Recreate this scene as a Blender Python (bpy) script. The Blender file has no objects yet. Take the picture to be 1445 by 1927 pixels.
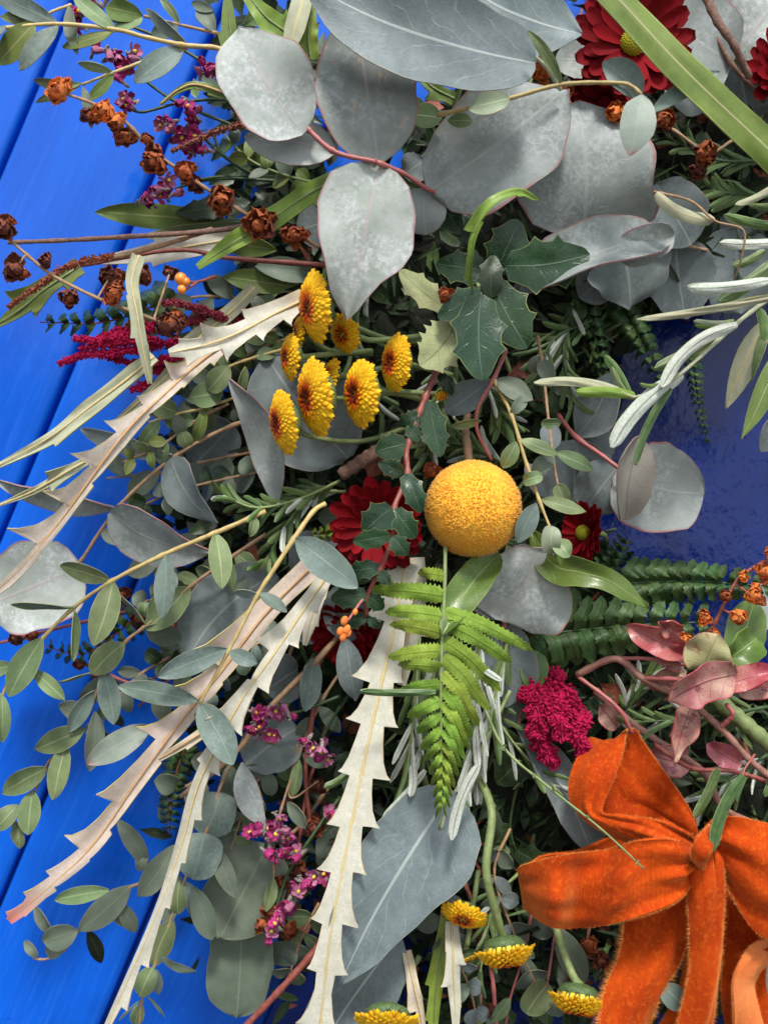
import bpy, math, random
import numpy as np
from math import radians, sin, cos, pi, sqrt, tan
from mathutils import Vector, Matrix
random.seed(7)
rng = random.Random(11)
SC = bpy.context.scene
COL = SC.collection

# ------------------------------------------------------------------ camera
# The photographer holds the phone tilted: the door's boards run 22.8 degrees off the picture's vertical.
CAM_DIST = 0.386          # metres from the door face
HALF = radians(20.0)      # half of the horizontal field of view
ROLL = radians(22.8)
ZC = 1.45                 # height of the wreath's left side above the ground
RIGHT = np.array([cos(ROLL), 0.0, sin(ROLL)])
UPV = np.array([-sin(ROLL), 0.0, cos(ROLL)])
OUT = np.array([0.0, -1.0, 0.0])      # out of the door, towards the viewer
CEN = np.array([0.0, 0.0, ZC])
cd = bpy.data.cameras.new('camera')
cam = bpy.data.objects.new('camera', cd); COL.objects.link(cam)
cd.sensor_fit = 'HORIZONTAL'; cd.sensor_width = 36
cd.lens = 18 / tan(HALF)
cd.clip_start = 0.01; cd.clip_end = 100
cd.dof.use_dof = True; cd.dof.focus_distance = CAM_DIST - 0.066; cd.dof.aperture_fstop = 15
mw = Matrix.Identity(4)
bk = np.cross(RIGHT, UPV)
for i in range(3):
    mw[i][0] = RIGHT[i]; mw[i][1] = UPV[i]; mw[i][2] = bk[i]
mw[0][3] = 0; mw[1][3] = -CAM_DIST; mw[2][3] = ZC
cam.matrix_world = mw
SC.camera = cam
SC.render.resolution_x = 767; SC.render.resolution_y = 1024

# ------------------------------------------------------------------ sky and sun (bright overcast day)
SUN_EL, SUN_AZ = radians(52), radians(205)     # azimuth clockwise from +Y: the sun stands behind the viewer, a little left
w = bpy.data.worlds.new('World'); SC.world = w; w.use_nodes = True
nt = w.node_tree; bgn = nt.nodes['Background']
sky = nt.nodes.new('ShaderNodeTexSky'); sky.sky_type = 'NISHITA'; sky.sun_disc = False
sky.sun_elevation = SUN_EL; sky.sun_rotation = SUN_AZ; sky.air_density = 1.0; sky.dust_density = 1.5
tc = nt.nodes.new('ShaderNodeTexCoord'); mp = nt.nodes.new('ShaderNodeMapping'); mp.inputs['Scale'].default_value = (1, 1, 2.6)
nz = nt.nodes.new('ShaderNodeTexNoise'); nz.inputs['Scale'].default_value = 5.5; nz.inputs['Detail'].default_value = 7; nz.inputs['Roughness'].default_value = .6
cr = nt.nodes.new('ShaderNodeValToRGB'); cr.color_ramp.elements[0].position = .44; cr.color_ramp.elements[1].position = .56
cr.color_ramp.elements[0].color = (.08, .08, .08, 1)
sx = nt.nodes.new('ShaderNodeSeparateXYZ'); hz = nt.nodes.new('ShaderNodeMapRange')
hz.inputs[1].default_value = -.02; hz.inputs[2].default_value = .04
mul = nt.nodes.new('ShaderNodeMath'); mul.operation = 'MULTIPLY'
mx = nt.nodes.new('ShaderNodeMixRGB'); mx.inputs[2].default_value = (8.2, 8.0, 7.7, 1)
gm = nt.nodes.new('ShaderNodeMixRGB'); gm.inputs[1].default_value = (1.0, .95, .88, 1)   # paving in front of the door, below the horizon
L = nt.links.new
L(tc.outputs['Generated'], mp.inputs[0]); L(mp.outputs[0], nz.inputs['Vector']); L(nz.outputs[0], cr.inputs[0])
L(tc.outputs['Generated'], sx.inputs[0]); L(sx.outputs[2], hz.inputs[0])
L(cr.outputs[0], mx.inputs[0]); L(sky.outputs[0], mx.inputs[1])
L(hz.outputs[0], gm.inputs[0]); L(mx.outputs[0], gm.inputs[2]); L(gm.outputs[0], bgn.inputs[0])
bgn.inputs[1].default_value = 0.14
sd = bpy.data.lights.new('sun', 'SUN'); sd.energy = 2.6; sd.angle = radians(10); sd.color = (1, .96, .9)
so = bpy.data.objects.new('sun', sd); COL.objects.link(so)
so.rotation_euler = (pi / 2 - SUN_EL, 0, pi - SUN_AZ)
SC.view_settings.view_transform = 'Standard'; SC.view_settings.look = 'None'
SC.view_settings.exposure = 0.55; SC.view_settings.gamma = 1

# ------------------------------------------------------------------ space helpers
def S(h): return 2 * tan(HALF) * (CAM_DIST - h / 1000) / 1445       # metres for one unit of the layout grid at height h (mm) off the door
def P(x, y, h):
    s = S(h)
    return CEN + RIGHT * ((x - 722.5) * s) + UPV * ((963.5 - y) * s) + OUT * (h / 1000)
def smooth(pts, n):
    """Catmull-Rom through pts (k x d), n samples"""
    p = np.array(pts, float)
    if len(p) == 2: t = np.linspace(0, 1, n)[:, None]; return p[0] * (1 - t) + p[1] * t
    q = np.vstack([2 * p[0] - p[1], p, 2 * p[-1] - p[-2]])
    seg = np.r_[0, np.cumsum(np.linalg.norm(np.diff(p, axis=0), axis=1))]; seg = seg / seg[-1]
    out = []
    for t in (np.linspace(0, 1, n) if np.isscalar(n) else n):
        k = min(max(np.searchsorted(seg, t, side='right') - 1, 0), len(p) - 2)
        u = (t - seg[k]) / max(seg[k + 1] - seg[k], 1e-9)
        a, b, c, d = q[k], q[k + 1], q[k + 2], q[k + 3]
        out.append(.5 * ((2 * b) + (-a + c) * u + (2 * a - 5 * b + 4 * c - d) * u * u + (-a + 3 * b - 3 * c + d) * u ** 3))
    return np.array(out)
def nrm(v):
    v = np.asarray(v, float); return v / np.maximum(np.linalg.norm(v, axis=-1, keepdims=True), 1e-12)

ORG = {}          # world origin of every object made
def link(o, parent, origin):
    COL.objects.link(o); ORG[o.name] = np.array(origin, float)
    if parent is not None:
        o.parent = parent; o.location = Vector(origin - ORG[parent.name])
    else: o.location = Vector(origin)
    return o
def make(name, V, F, mats, parent=None, origin=None, uv=None, mi=None, shade=True):
    V = np.asarray(V, float)
    if origin is None: origin = V.mean(0)
    me = bpy.data.meshes.new(name)
    me.from_pydata((V - origin).tolist(), [], F if isinstance(F, list) else F.tolist())
    for m in (mats if isinstance(mats, (list, tuple)) else [mats]): me.materials.append(M[m])
    if uv is not None:
        l = me.uv_layers.new(name='UVMap'); idx = np.empty(len(me.loops), int); me.loops.foreach_get('vertex_index', idx)
        l.data.foreach_set('uv', np.asarray(uv, float)[idx].ravel())
    if mi is not None: me.polygons.foreach_set('material_index', mi)
    if shade: me.polygons.foreach_set('use_smooth', [True] * len(me.polygons))
    me.update()
    return link(bpy.data.objects.new(name, me), parent, origin)
def thing(name, label, cat, origin, group=None):
    o = bpy.data.objects.new(name, None); o.empty_display_size = .01
    o['label'] = label; o['category'] = cat
    if group: o['group'] = group
    return link(o, None, np.array(origin, float))
def tag(o, label, cat, group=None, kind=None):
    if label: o['label'] = label
    if cat: o['category'] = cat
    if group: o['group'] = group
    if kind: o['kind'] = kind
    return o
def inst(src, name, parent, pos, zdir, ndir, sc, color=None):
    """put a copy of the unit mesh at pos: local +Z along zdir, local +Y facing ndir"""
    o = bpy.data.objects.new(name, src)
    z = nrm(zdir); y = np.asarray(ndir, float); y = nrm(y - z * np.dot(y, z)); x = np.cross(y, z)
    sc = (sc, sc, sc) if np.isscalar(sc) else sc
    COL.objects.link(o); o.parent = parent; ORG[o.name] = np.array(pos, float)
    lp = np.array(pos, float) - ORG[parent.name]
    m = Matrix.Identity(4)
    for i in range(3): m[i][0] = x[i] * sc[0]; m[i][1] = y[i] * sc[1]; m[i][2] = z[i] * sc[2]; m[i][3] = lp[i]
    o.matrix_local = m
    if color: o.color = (*color, 1)
    return o

# ------------------------------------------------------------------ shape builders (return V, F, uv)
PROF = {
 'oval': [(.0,.10),(.06,.48),(.15,.74),(.3,.95),(.48,1),(.65,.93),(.8,.72),(.9,.48),(.97,.2),(1,.03)],
 'round': [(.0,.12),(.04,.5),(.1,.74),(.25,.95),(.45,1),(.65,.96),(.82,.78),(.93,.5),(.98,.25),(1,.05)],
 'ovate': [(.0,.08),(.05,.5),(.12,.8),(.25,1),(.4,.98),(.6,.78),(.78,.5),(.9,.24),(.97,.08),(1,.02)],
 'lance': [(.0,.06),(.08,.38),(.2,.72),(.35,.95),(.5,1),(.65,.88),(.8,.6),(.92,.28),(1,.02)],
 'ellip': [(.0,.08),(.1,.45),(.22,.76),(.4,.98),(.55,1),(.7,.88),(.83,.64),(.93,.36),(1,.03)],
 'strap': [(.0,.6),(.1,.85),(.3,1),(.7,1),(.9,.8),(.97,.5),(1,.15)],
 'needle': [(.0,.5),(.1,.9),(.3,1),(.8,1),(.93,.8),(1,.2)],
 'petal': [(.0,.25),(.3,.7),(.6,.97),(.8,1),(.92,.8),(1,.3)],
}
def wfun(prof):
    if isinstance(prof, str): prof = PROF[prof]
    a = np.array(prof, float)
    return lambda t: np.interp(t, a[:, 0], a[:, 1])
def shell(G, N, uvg, thick):
    """G (nt x nu x 3) grid, N normals -> closed thin shell; the front faces get material 0, back 1"""
    nt_, nu_ = G.shape[:2]; n = nt_ * nu_
    th = thick if np.ndim(thick) else thick
    Fr = G.reshape(-1, 3); Bk = (G - N * th).reshape(-1, 3)
    i = np.arange(n).reshape(nt_, nu_)
    a, b, c, d = i[:-1, :-1].ravel(), i[:-1, 1:].ravel(), i[1:, 1:].ravel(), i[1:, :-1].ravel()
    F1 = np.stack([a, b, c, d], 1); F2 = np.stack([d, c, b, a], 1) + n
    rim = np.r_[i[0, :], i[1:, -1], i[-1, -2::-1], i[-2:0:-1, 0]]
    k = len(rim); V = np.vstack([Fr, Bk, Fr[rim], Bk[rim]])
    r0 = 2 * n + np.arange(k); r1 = np.roll(r0, -1)
    F3 = np.stack([r1, r0, r0 + k, r1 + k], 1)
    uv = uvg.reshape(-1, 2); UV = np.vstack([uv, uv, uv[rim], uv[rim]])
    F = np.vstack([F1, F2, F3]); mi = np.r_[np.zeros(len(F1), int), np.ones(len(F2), int), np.zeros(len(F3), int)]
    return V, F, UV, mi
def blade(pts, hw, prof='ellip', nu=7, nt=14, roll=0, cup=.12, fold=0, wave=0, wf=2.0, teeth=None, twist=0, thick=.25, notch=None, spine=False, jag=0, hold=0):
    """leaf along pts [(x,y,h)..]; hw half width in grid units; prof or (profL, profR); teeth = (leftlist, rightlist) of (x,y) tips"""
    pts = [tuple(p) for p in pts]
    W3 = np.array([P(*p) for p in pts])
    if isinstance(prof, tuple): fl, fr = wfun(prof[0]), wfun(prof[1])
    else: fl = fr = wfun(prof)
    ts = np.linspace(0, 1, nt) ** 1.0
    ts = np.unique(np.r_[ts, [.015, .04, .96, .985]]) if not teeth else ts
    px = smooth([p[:2] for p in pts], 200)
    def proj(tp):
        d = np.hypot(px[:, 0] - tp[0], px[:, 1] - tp[1]); k = int(d.argmin()); return k / 199., d[k]
    def toothf(tips, f, nb):
        tw = sorted(proj(t) for t in tips)
        knots_t, knots_w = [0.], [1.0 * hw * float(f(0))]
        prev = 0.
        for (t, wd) in tw:
            t = min(max(t, .01), .99); g = t - prev
            low = nb * hw * float(f(t))
            knots_t += [prev + g * .35, prev + g * .7, prev + g * .92, t, t + .004]
            knots_w += [low + (wd - low) * .12, low + (wd - low) * .38, low + (wd - low) * .72, wd, low * .95]
            prev = t
        knots_t.append(1.0); knots_w.append(hw * float(f(1.0)) * .6)
        kt = np.array(knots_t); o = np.argsort(kt, kind='stable')
        return kt[o], np.array(knots_w)[o]
    if teeth:
        nb = notch or .45
        lt, lw = toothf(teeth[0], fl, nb); rt, rw = toothf(teeth[1], fr, nb)
        ts = np.unique(np.round(np.r_[ts, lt, rt], 4)); ts = ts[(ts >= 0) & (ts <= 1)]
        wl = np.interp(ts, lt, lw); wr = np.interp(ts, rt, rw)
    elif jag:
        k = jag; sp = np.linspace(.06, .97, k * 1)
        ts = np.unique(np.round(np.r_[ts, sp, sp - .35 * .9 / k, sp + .2 * .9 / k], 4)); ts = ts[(ts >= 0) & (ts <= 1)]
        d = np.min(np.abs(ts[:, None] - sp[None]), 1) / (.45 / k)
        f = 1 + .26 * np.clip(1 - d * 1.5, 0, 1) - .06 * np.clip(d, 0, 1)
        wl = fl(ts) * hw * f; wr = fr(ts) * hw * f
    else:
        wl = fl(ts) * hw; wr = fr(ts) * hw
        if hw > 30:
            q1, q2, q3 = (rng.random() * 6.28 for _ in range(3)); e = np.clip(ts * (1 - ts) * 8, 0, 1)
            wl = wl * (1 + e * (.035 * np.sin(9 * ts + q1) + .018 * np.sin(23 * ts + q2))); wr = wr * (1 + e * (.035 * np.sin(10 * ts + q3) + .018 * np.sin(19 * ts + q1)))
    C = smooth(W3, ts); T = nrm(np.gradient(C, axis=0)) if len(ts) > 2 else None
    n = len(ts)
    Tn = np.zeros_like(C); Tn[1:-1] = C[2:] - C[:-2]; Tn[0] = C[1] - C[0]; Tn[-1] = C[-1] - C[-2]
    T = nrm(Tn)
    # smooth the tangents where rows lie very close together
    sm = smooth(W3, 24); st = nrm(np.gradient(sm, axis=0)); tt = np.linspace(0, 1, 24)
    T = nrm(np.stack([np.interp(ts, tt, st[:, i]) for i in range(3)], 1))
    Np = nrm(OUT[None] - T * (T @ OUT)[:, None]); R = np.cross(T, Np)
    ang = np.radians(roll) + np.radians(twist) * (ts - .5)
    ca, sa = np.cos(ang)[:, None], np.sin(ang)[:, None]
    R2 = R * ca + Np * sa; N2 = Np * ca - R * sa
    hs = np.interp(ts, np.linspace(0, 1, len(pts)), [p[2] for p in pts]); s = np.array([S(h) for h in hs])
    us = np.linspace(-1, 1, nu)
    G = np.zeros((n, nu, 3)); UVg = np.zeros((n, nu, 2))
    ph = rng.random() * 6.28; ph2 = rng.random() * 6.28; Lx = np.linalg.norm(C[-1] - C[0])
    for j, u in enumerate(us):
        wd = (wl if u < 0 else wr) * s
        off = (cup * u * u + fold * abs(u)) * wd
        if teeth or jag: off = cup * (u * wd) ** 2 / (hw * s) + fold * abs(u * wd)
        if wave: off = off + wave * hw * s * np.sin(2 * pi * wf * ts + ph + (1.6 if u > 0 else 0)) * (np.minimum(abs(u) * wd / (hw * s), 1.6) ** 1.5 if teeth else abs(u) ** 1.5)
        ue = u * wd / (hw * s) if (teeth or jag) else u; Le = min(Lx, .045)
        off = off + Le * (.022 * np.sin(3.1 * ts + ph2 + ue) * (abs(ue) * .5 + .2) + .010 * np.sin(7.3 * ts + 3 * ue + ph) * abs(ue) + .006 * np.sin(11 * ts - 5 * ue + ph2))
        if hold: off = off + np.sin(ts * pi) * hold * .001
        G[:, j] = C + R2 * (u * wd)[:, None] + N2 * off[:, None]
        UVg[:, j, 0] = (u + 1) / 2; UVg[:, j, 1] = ts
    dv = np.gradient(G, axis=0); du = np.gradient(G, axis=1); NN = nrm(np.cross(du, dv)); 
    sgn = np.sign((NN * N2[:, None, :]).sum(-1, keepdims=True)); sgn[sgn == 0] = 1
    NN = nrm(NN * sgn * .7 + N2[:, None, :] * .5)
    V, F, UV, mi = shell(G, NN, UVg, thick / 1000)
    return V, F, UV, mi
def leaf(parent, name, mats, pts, hw, **k):
    V, F, UV, mi = blade(pts, hw, **k)
    if isinstance(mats, str): mats = (mats, mats)
    return make(name, V, F, mats, parent, P(*pts[0]), UV, mi)
def tube(C, rad, ns=7, cap=True):
    C = np.asarray(C, float); n = len(C)
    rad = np.interp(np.linspace(0, 1, n), np.linspace(0, 1, len(np.atleast_1d(rad))), np.atleast_1d(rad))
    T = nrm(np.gradient(C, axis=0)); a = np.array([.31, .2, .93])
    if abs(T[0] @ a) > .9: a = np.array([1., 0, 0])
    N0 = nrm(np.cross(T[0], a)); V = []
    for i in range(n):
        N0 = nrm(N0 - T[i] * (N0 @ T[i])); B = np.cross(T[i], N0)
        for k in range(ns):
            q = 2 * pi * k / ns; V.append(C[i] + (N0 * cos(q) + B * sin(q)) * rad[i])
    F = [[i * ns + k, i * ns + (k + 1) % ns, (i + 1) * ns + (k + 1) % ns, (i + 1) * ns + k] for i in range(n - 1) for k in range(ns)]
    if cap: F.append(list(range(ns))[::-1]); F.append([(n - 1) * ns + k for k in range(ns)])
    uv = [(k / ns, i / max(n - 1, 1)) for i in range(n) for k in range(ns)]
    return np.array(V), F, uv
def stem(parent, name, mat, pts, r0, r1=None, knots=(), ns=7, n=None):
    """pts in grid units with heights; radii in grid units"""
    W3 = [P(*p) for p in pts]; n = n or (6 * len(pts) + 2)
    C = smooth(W3, n); s = S(pts[0][2]); r1 = r0 * .7 if r1 is None else r1
    rad = np.linspace(r0, r1, n) * s
    rr = np.array([1 + .10 * sin(i * 1.7 + pts[0][0]) for i in range(n)]); rad = rad * rr
    for kx, ky in knots:
        pp = P(kx, ky, pts[0][2]); d = np.linalg.norm((C - pp)[:, [0, 2]], axis=1); i = int(d.argmin())
        if d[i] < 14 * s: rad[i] = max(rad[i], np.interp(i, [0, n - 1], [r0, r1]) * s * 1.38)
    V, F, uv = tube(C, rad, ns)
    return make(name, V, F, mat, parent, P(*pts[0]), uv)
def ball_mesh(r=1, seg=12, rings=8):
    V = []; F = []
    for i in range(rings + 1):
        a = pi * i / rings
        for k in range(seg): V.append((r * sin(a) * cos(2 * pi * k / seg), r * sin(a) * sin(2 * pi * k / seg), r * cos(a)))
    for i in range(rings):
        for k in range(seg):
            F.append([i * seg + k, i * seg + (k + 1) % seg, (i + 1) * seg + (k + 1) % seg, (i + 1) * seg + k])
    return np.array(V), F
class MB:
    def __init__(s): s.V = []; s.F = []; s.U = []; s.n = 0
    def add(s, V, F, U=None):
        V = np.asarray(V, float); s.V.append(V)
        s.F += [[int(i) + s.n for i in f] for f in F]
        s.U.append(np.asarray(U, float) if U is not None else np.zeros((len(V), 2))); s.n += len(V)
    def make(s, name, mat, parent=None, origin=None): return make(name, np.vstack(s.V), s.F, mat, parent, origin, np.vstack(s.U))
# ------------------------------------------------------------------ materials
M = {}
class NB:
    def __init__(s, name):
        m = bpy.data.materials.new(name); m.use_nodes = True; s.m = m; s.t = m.node_tree; s.b = s.t.nodes['Principled BSDF']; s.out = s.t.nodes['Material Output']
        M[name] = m
    def n(s, typ, ins=None, **props):
        nd = s.t.nodes.new('ShaderNode' + typ)
        for k, v in props.items(): setattr(nd, k, v)
        for k, v in (ins or {}).items():
            if isinstance(v, bpy.types.NodeSocket): s.t.links.new(v, nd.inputs[k])
            else: nd.inputs[k].default_value = v
        return nd
    def math(s, op, a, b=None, c=None):
        nd = s.t.nodes.new('ShaderNodeMath'); nd.operation = op
        for i, v in enumerate((a, b, c)):
            if v is None: continue
            if isinstance(v, bpy.types.NodeSocket): s.t.links.new(v, nd.inputs[i])
            else: nd.inputs[i].default_value = v
        return nd.outputs[0]
    def mix(s, f, a, b, mode='MIX'):
        nd = s.t.nodes.new('ShaderNodeMixRGB'); nd.blend_type = mode
        for i, v in enumerate((f, a, b)):
            if isinstance(v, bpy.types.NodeSocket): s.t.links.new(v, nd.inputs[i])
            elif i == 0: nd.inputs[0].default_value = v
            else: nd.inputs[i].default_value = (*v[:3], 1)
        return nd.outputs[0]
    def rng(s, v, a, b, c=0., d=1., smooth=False):
        nd = s.n('MapRange', {0: v, 1: a, 2: b, 3: c, 4: d}, clamp=True)
        if smooth: nd.interpolation_type = 'SMOOTHSTEP'
        return nd.outputs[0]
    def vec(s, stretch=(1, 1, 1), rand=True):
        tc_ = s.n('TexCoord'); oi = s.n('ObjectInfo')
        o = s.n('VectorMath', {0: tc_.outputs['Object'], 1: stretch}, operation='MULTIPLY').outputs[0]
        if rand:
            r = s.n('CombineXYZ', {0: oi.outputs['Random'], 1: s.math('MULTIPLY', oi.outputs['Random'], 3.7)}).outputs[0]
            o = s.n('VectorMath', {0: o, 1: r}, operation='ADD').outputs[0]
        return o, oi
    def noise(s, v, scale, detail=3, rough=.55): return s.n('TexNoise', {'Vector': v, 'Scale': scale, 'Detail': detail, 'Roughness': rough}).outputs[0]
    def link(s, a, b): s.t.links.new(a, b)
def leafmat(name, c1, c2, vein, edge=None, vw=.05, vs=.8, sn=7, ss=.35, sslope=1.0, ew=.06, rough=.5, mott=250, mstr=.8, fine=None, finestr=0, tr=.12, bump=.3, spec=.3, tip=None, blot=None, hue=.02, val=.22, coat=0, sheen=0, bt=.66):
    b = NB(name); v, oi = b.vec()
    uvn = b.n('UVMap').outputs[0]; sp = b.n('SeparateXYZ', {0: uvn}); u, t = sp.outputs[0], sp.outputs[1]
    au = b.math('MULTIPLY', b.math('ABSOLUTE', b.math('SUBTRACT', u, .5)), 2)
    n1 = b.noise(v, mott, 4); n2 = b.noise(v, mott * 9, 2)
    f1 = b.rng(n1, .35, .65, 0, mstr)
    c = b.mix(f1, c1, c2)
    if fine: c = b.mix(b.math('MULTIPLY', b.rng(b.noise(v, mott * 4.5, 5, .75), .44, .62), b.math('MULTIPLY', b.rng(b.noise(v, mott * .55, 4, .65), .44, .58, .12, 1), finestr)), c, fine)
    if tip: c = b.mix(b.rng(b.math('ADD', t, b.math('MULTIPLY', n1, .1)), .94, 1.06), c, tip)
    if blot:
        bl = b.rng(b.noise(v, 180 if bt < .65 else 110, 5, .7), bt, bt + .06); c = b.mix(b.math('MULTIPLY', bl, .75), c, blot)
    mid = b.rng(b.math('ADD', au, b.math('MULTIPLY', b.math('SUBTRACT', n2, .5), vw * .5)), vw * .5, vw * 1.5, 1, 0, True)
    wob = b.math('MULTIPLY', b.noise(v, 120, 2), 1.1)
    x = b.math('ADD', b.math('SUBTRACT', b.math('MULTIPLY', t, float(sn)), b.math('MULTIPLY', b.math('POWER', au, .8), sslope)), wob)
    x = b.math('ADD', x, b.math('MULTIPLY', b.math('GREATER_THAN', u, .5), .43))
    d = b.math('ABSOLUTE', b.math('SUBTRACT', b.math('FRACT', x), .5))
    side = b.math('MULTIPLY', b.rng(d, .0, .035 * sn / 6 + .01, 1, 0), b.rng(au, .75, .98, 1, .0))
    side = b.math('MULTIPLY', side, b.rng(b.noise(v, 330, 2), .35, .6, .15, 1))
    vo = b.n('TexVoronoi', {'Vector': v, 'Scale': 900.}, feature='DISTANCE_TO_EDGE').outputs[0]
    net = b.rng(vo, 0, .12, 1, 0)
    vm = b.math('MAXIMUM', b.math('MULTIPLY', mid, vs), b.math('MULTIPLY', side, ss))
    vm = b.math('MAXIMUM', vm, b.math('MULTIPLY', net, ss * .22))
    c = b.mix(vm, c, vein)
    if edge: c = b.mix(b.math('MULTIPLY', b.math('MULTIPLY', b.rng(b.noise(v, 90, 2), .32, .6, .15, 1), b.rng(b.math('ADD', au, b.math('MULTIPLY', b.math('SUBTRACT', n1, .5), ew)), 1 - ew, 1 - ew * .4)), .9), c, edge)
    hs = b.n('HueSaturation', {'Hue': b.rng(oi.outputs['Random'], 0, 1, .5 - hue, .5 + hue), 'Value': b.rng(b.math('FRACT', b.math('MULTIPLY', oi.outputs['Random'], 17.3)), 0, 1, 1 - val, 1 + val), 'Color': c}).outputs[0]
    b.link(hs, b.b.inputs['Base Color'])
    b.link(b.rng(n2, .3, .7, rough - .08, rough + .1), b.b.inputs['Roughness'])
    b.b.inputs['Specular IOR Level'].default_value = spec
    if coat: b.b.inputs['Coat Weight'].default_value = coat; b.b.inputs['Coat Roughness'].default_value = .2
    if sheen: b.b.inputs['Sheen Weight'].default_value = sheen
    hgt = b.math('ADD', b.math('MULTIPLY', n2, .25), b.math('ADD', b.math('MULTIPLY', n1, .5), b.math('MULTIPLY', vm, .8)))
    bp = b.n('Bump', {'Height': hgt, 'Strength': bump, 'Distance': .0004}).outputs[0]; b.link(bp, b.b.inputs['Normal'])
    if tr:
        tl = b.n('BsdfTranslucent', {'Color': hs, 'Normal': bp}); ms = b.n('MixShader', {0: tr})
        b.link(b.b.outputs[0], ms.inputs[1]); b.link(tl.outputs[0], ms.inputs[2]); b.link(ms.outputs[0], b.out.inputs[0])
    return b.m
def plain(name, c1, c2, scale=600, rough=.6, bump=.3, stretch=(1, 1, 1), objcol=False, tr=0, sheen=0, coat=0, val=.15, spec=.5, grad=None):
    b = NB(name); v, oi = b.vec(stretch)
    n1 = b.noise(v, scale, 4, .6); n2 = b.noise(v, scale * 5, 2)
    c = b.mix(b.rng(n1, .35, .65), c1, c2)
    if objcol: c = b.mix(1, c, oi.outputs['Color'], 'MULTIPLY')
    if grad:
        t = b.n('SeparateXYZ', {0: b.n('UVMap').outputs[0]}).outputs[1]; c = b.mix(b.rng(t, grad[1], grad[2]), grad[0], c, 'MIX')
    c = b.n('HueSaturation', {'Value': b.rng(oi.outputs['Random'], 0, 1, 1 - val, 1 + val), 'Color': c}).outputs[0]
    b.link(c, b.b.inputs['Base Color']); b.b.inputs['Roughness'].default_value = rough; b.b.inputs['Specular IOR Level'].default_value = spec
    if sheen: b.b.inputs['Sheen Weight'].default_value = sheen
    if coat: b.b.inputs['Coat Weight'].default_value = coat; b.b.inputs['Coat Roughness'].default_value = .15
    bp = b.n('Bump', {'Height': b.math('ADD', n1, b.math('MULTIPLY', n2, .5)), 'Strength': bump, 'Distance': .0005}).outputs[0]; b.link(bp, b.b.inputs['Normal'])
    if tr:
        tl = b.n('BsdfTranslucent', {'Color': c, 'Normal': bp}); ms = b.n('MixShader', {0: tr})
        b.link(b.b.outputs[0], ms.inputs[1]); b.link(tl.outputs[0], ms.inputs[2]); b.link(ms.outputs[0], b.out.inputs[0])
    return b.m

RE = (.34, .13, .12)
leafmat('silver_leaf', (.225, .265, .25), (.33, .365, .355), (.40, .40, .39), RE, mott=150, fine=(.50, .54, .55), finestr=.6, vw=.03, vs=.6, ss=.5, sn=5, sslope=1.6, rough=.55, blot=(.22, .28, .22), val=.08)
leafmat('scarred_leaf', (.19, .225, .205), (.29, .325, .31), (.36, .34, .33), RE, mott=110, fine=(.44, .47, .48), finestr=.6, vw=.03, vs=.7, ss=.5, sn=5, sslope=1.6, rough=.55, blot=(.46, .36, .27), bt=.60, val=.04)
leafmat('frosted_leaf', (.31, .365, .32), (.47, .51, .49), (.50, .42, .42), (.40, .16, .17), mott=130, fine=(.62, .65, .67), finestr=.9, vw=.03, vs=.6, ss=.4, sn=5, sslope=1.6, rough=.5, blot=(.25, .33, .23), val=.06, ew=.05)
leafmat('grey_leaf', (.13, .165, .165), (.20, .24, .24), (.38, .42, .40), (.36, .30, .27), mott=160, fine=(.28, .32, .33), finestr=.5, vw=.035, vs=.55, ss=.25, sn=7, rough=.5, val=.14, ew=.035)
leafmat('slate_leaf', (.14, .18, .19), (.20, .245, .26), (.42, .48, .46), (.34, .36, .28), mott=140, fine=(.28, .34, .37), finestr=.4, vw=.03, vs=.9, ss=.5, sn=6, sslope=2.2, rough=.5, val=.05, ew=.022)
leafmat('olive_leaf', (.12, .155, .115), (.17, .21, .155), (.25, .30, .20), (.3, .3, .18), mott=150, vw=.03, vs=.6, ss=.3, rough=.5, val=.14, ew=.03)
leafmat('gum_leaf', (.135, .20, .085), (.195, .265, .115), (.40, .44, .25), (.40, .40, .20), mott=220, vw=.06, vs=.65, ss=.18, sn=8, rough=.5, val=.2, ew=.07, hue=.02, fine=(.26, .32, .22), finestr=.3, blot=(.24, .17, .08), bt=.70)
leafmat('blue_gum_leaf', (.13, .185, .155), (.18, .245, .215), (.28, .34, .28), (.30, .30, .22), mott=200, vw=.05, vs=.6, ss=.2, rough=.5, val=.15, ew=.05, fine=(.30, .36, .36), finestr=.5, blot=(.22, .20, .13), bt=.71)
leafmat('pale_gum_leaf', (.24, .31, .20), (.33, .39, .27), (.50, .50, .30), (.45, .30, .2), mott=220, vw=.06, vs=.6, ss=.2, rough=.5, val=.1, ew=.06)
leafmat('tipped_leaf', (.24, .30, .25), (.33, .38, .33), (.42, .46, .36), (.42, .36, .25), mott=220, vw=.05, vs=.3, ss=.2, rough=.5, tip=(.42, .22, .20), val=.05)
leafmat('cream_leaf', (.50, .49, .40), (.63, .61, .52), (.55, .43, .20), (.58, .40, .22), mott=300, mstr=.7, fine=(.76, .74, .68), finestr=.6, vw=.09, vs=.85, ss=.0, rough=.75, val=.08, ew=.05, tr=.08, blot=(.58, .50, .38), spec=.2)
leafmat('pink_cream_leaf', (.54, .45, .36), (.66, .56, .47), (.55, .36, .13), (.50, .45, .08), mott=220, mstr=.8, fine=(.76, .66, .60), finestr=.6, vw=.1, vs=.7, ss=.0, rough=.75, val=.08, ew=.09, tr=.08, tip=(.62, .20, .16), spec=.2)
leafmat('blush_leaf', (.52, .47, .37), (.64, .57, .48), (.55, .38, .16), (.42, .46, .10), mott=220, mstr=.8, fine=(.76, .68, .62), finestr=.6, vw=.12, vs=.8, ss=.0, rough=.75, val=.08, ew=.09, tr=.08, spec=.2)
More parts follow.
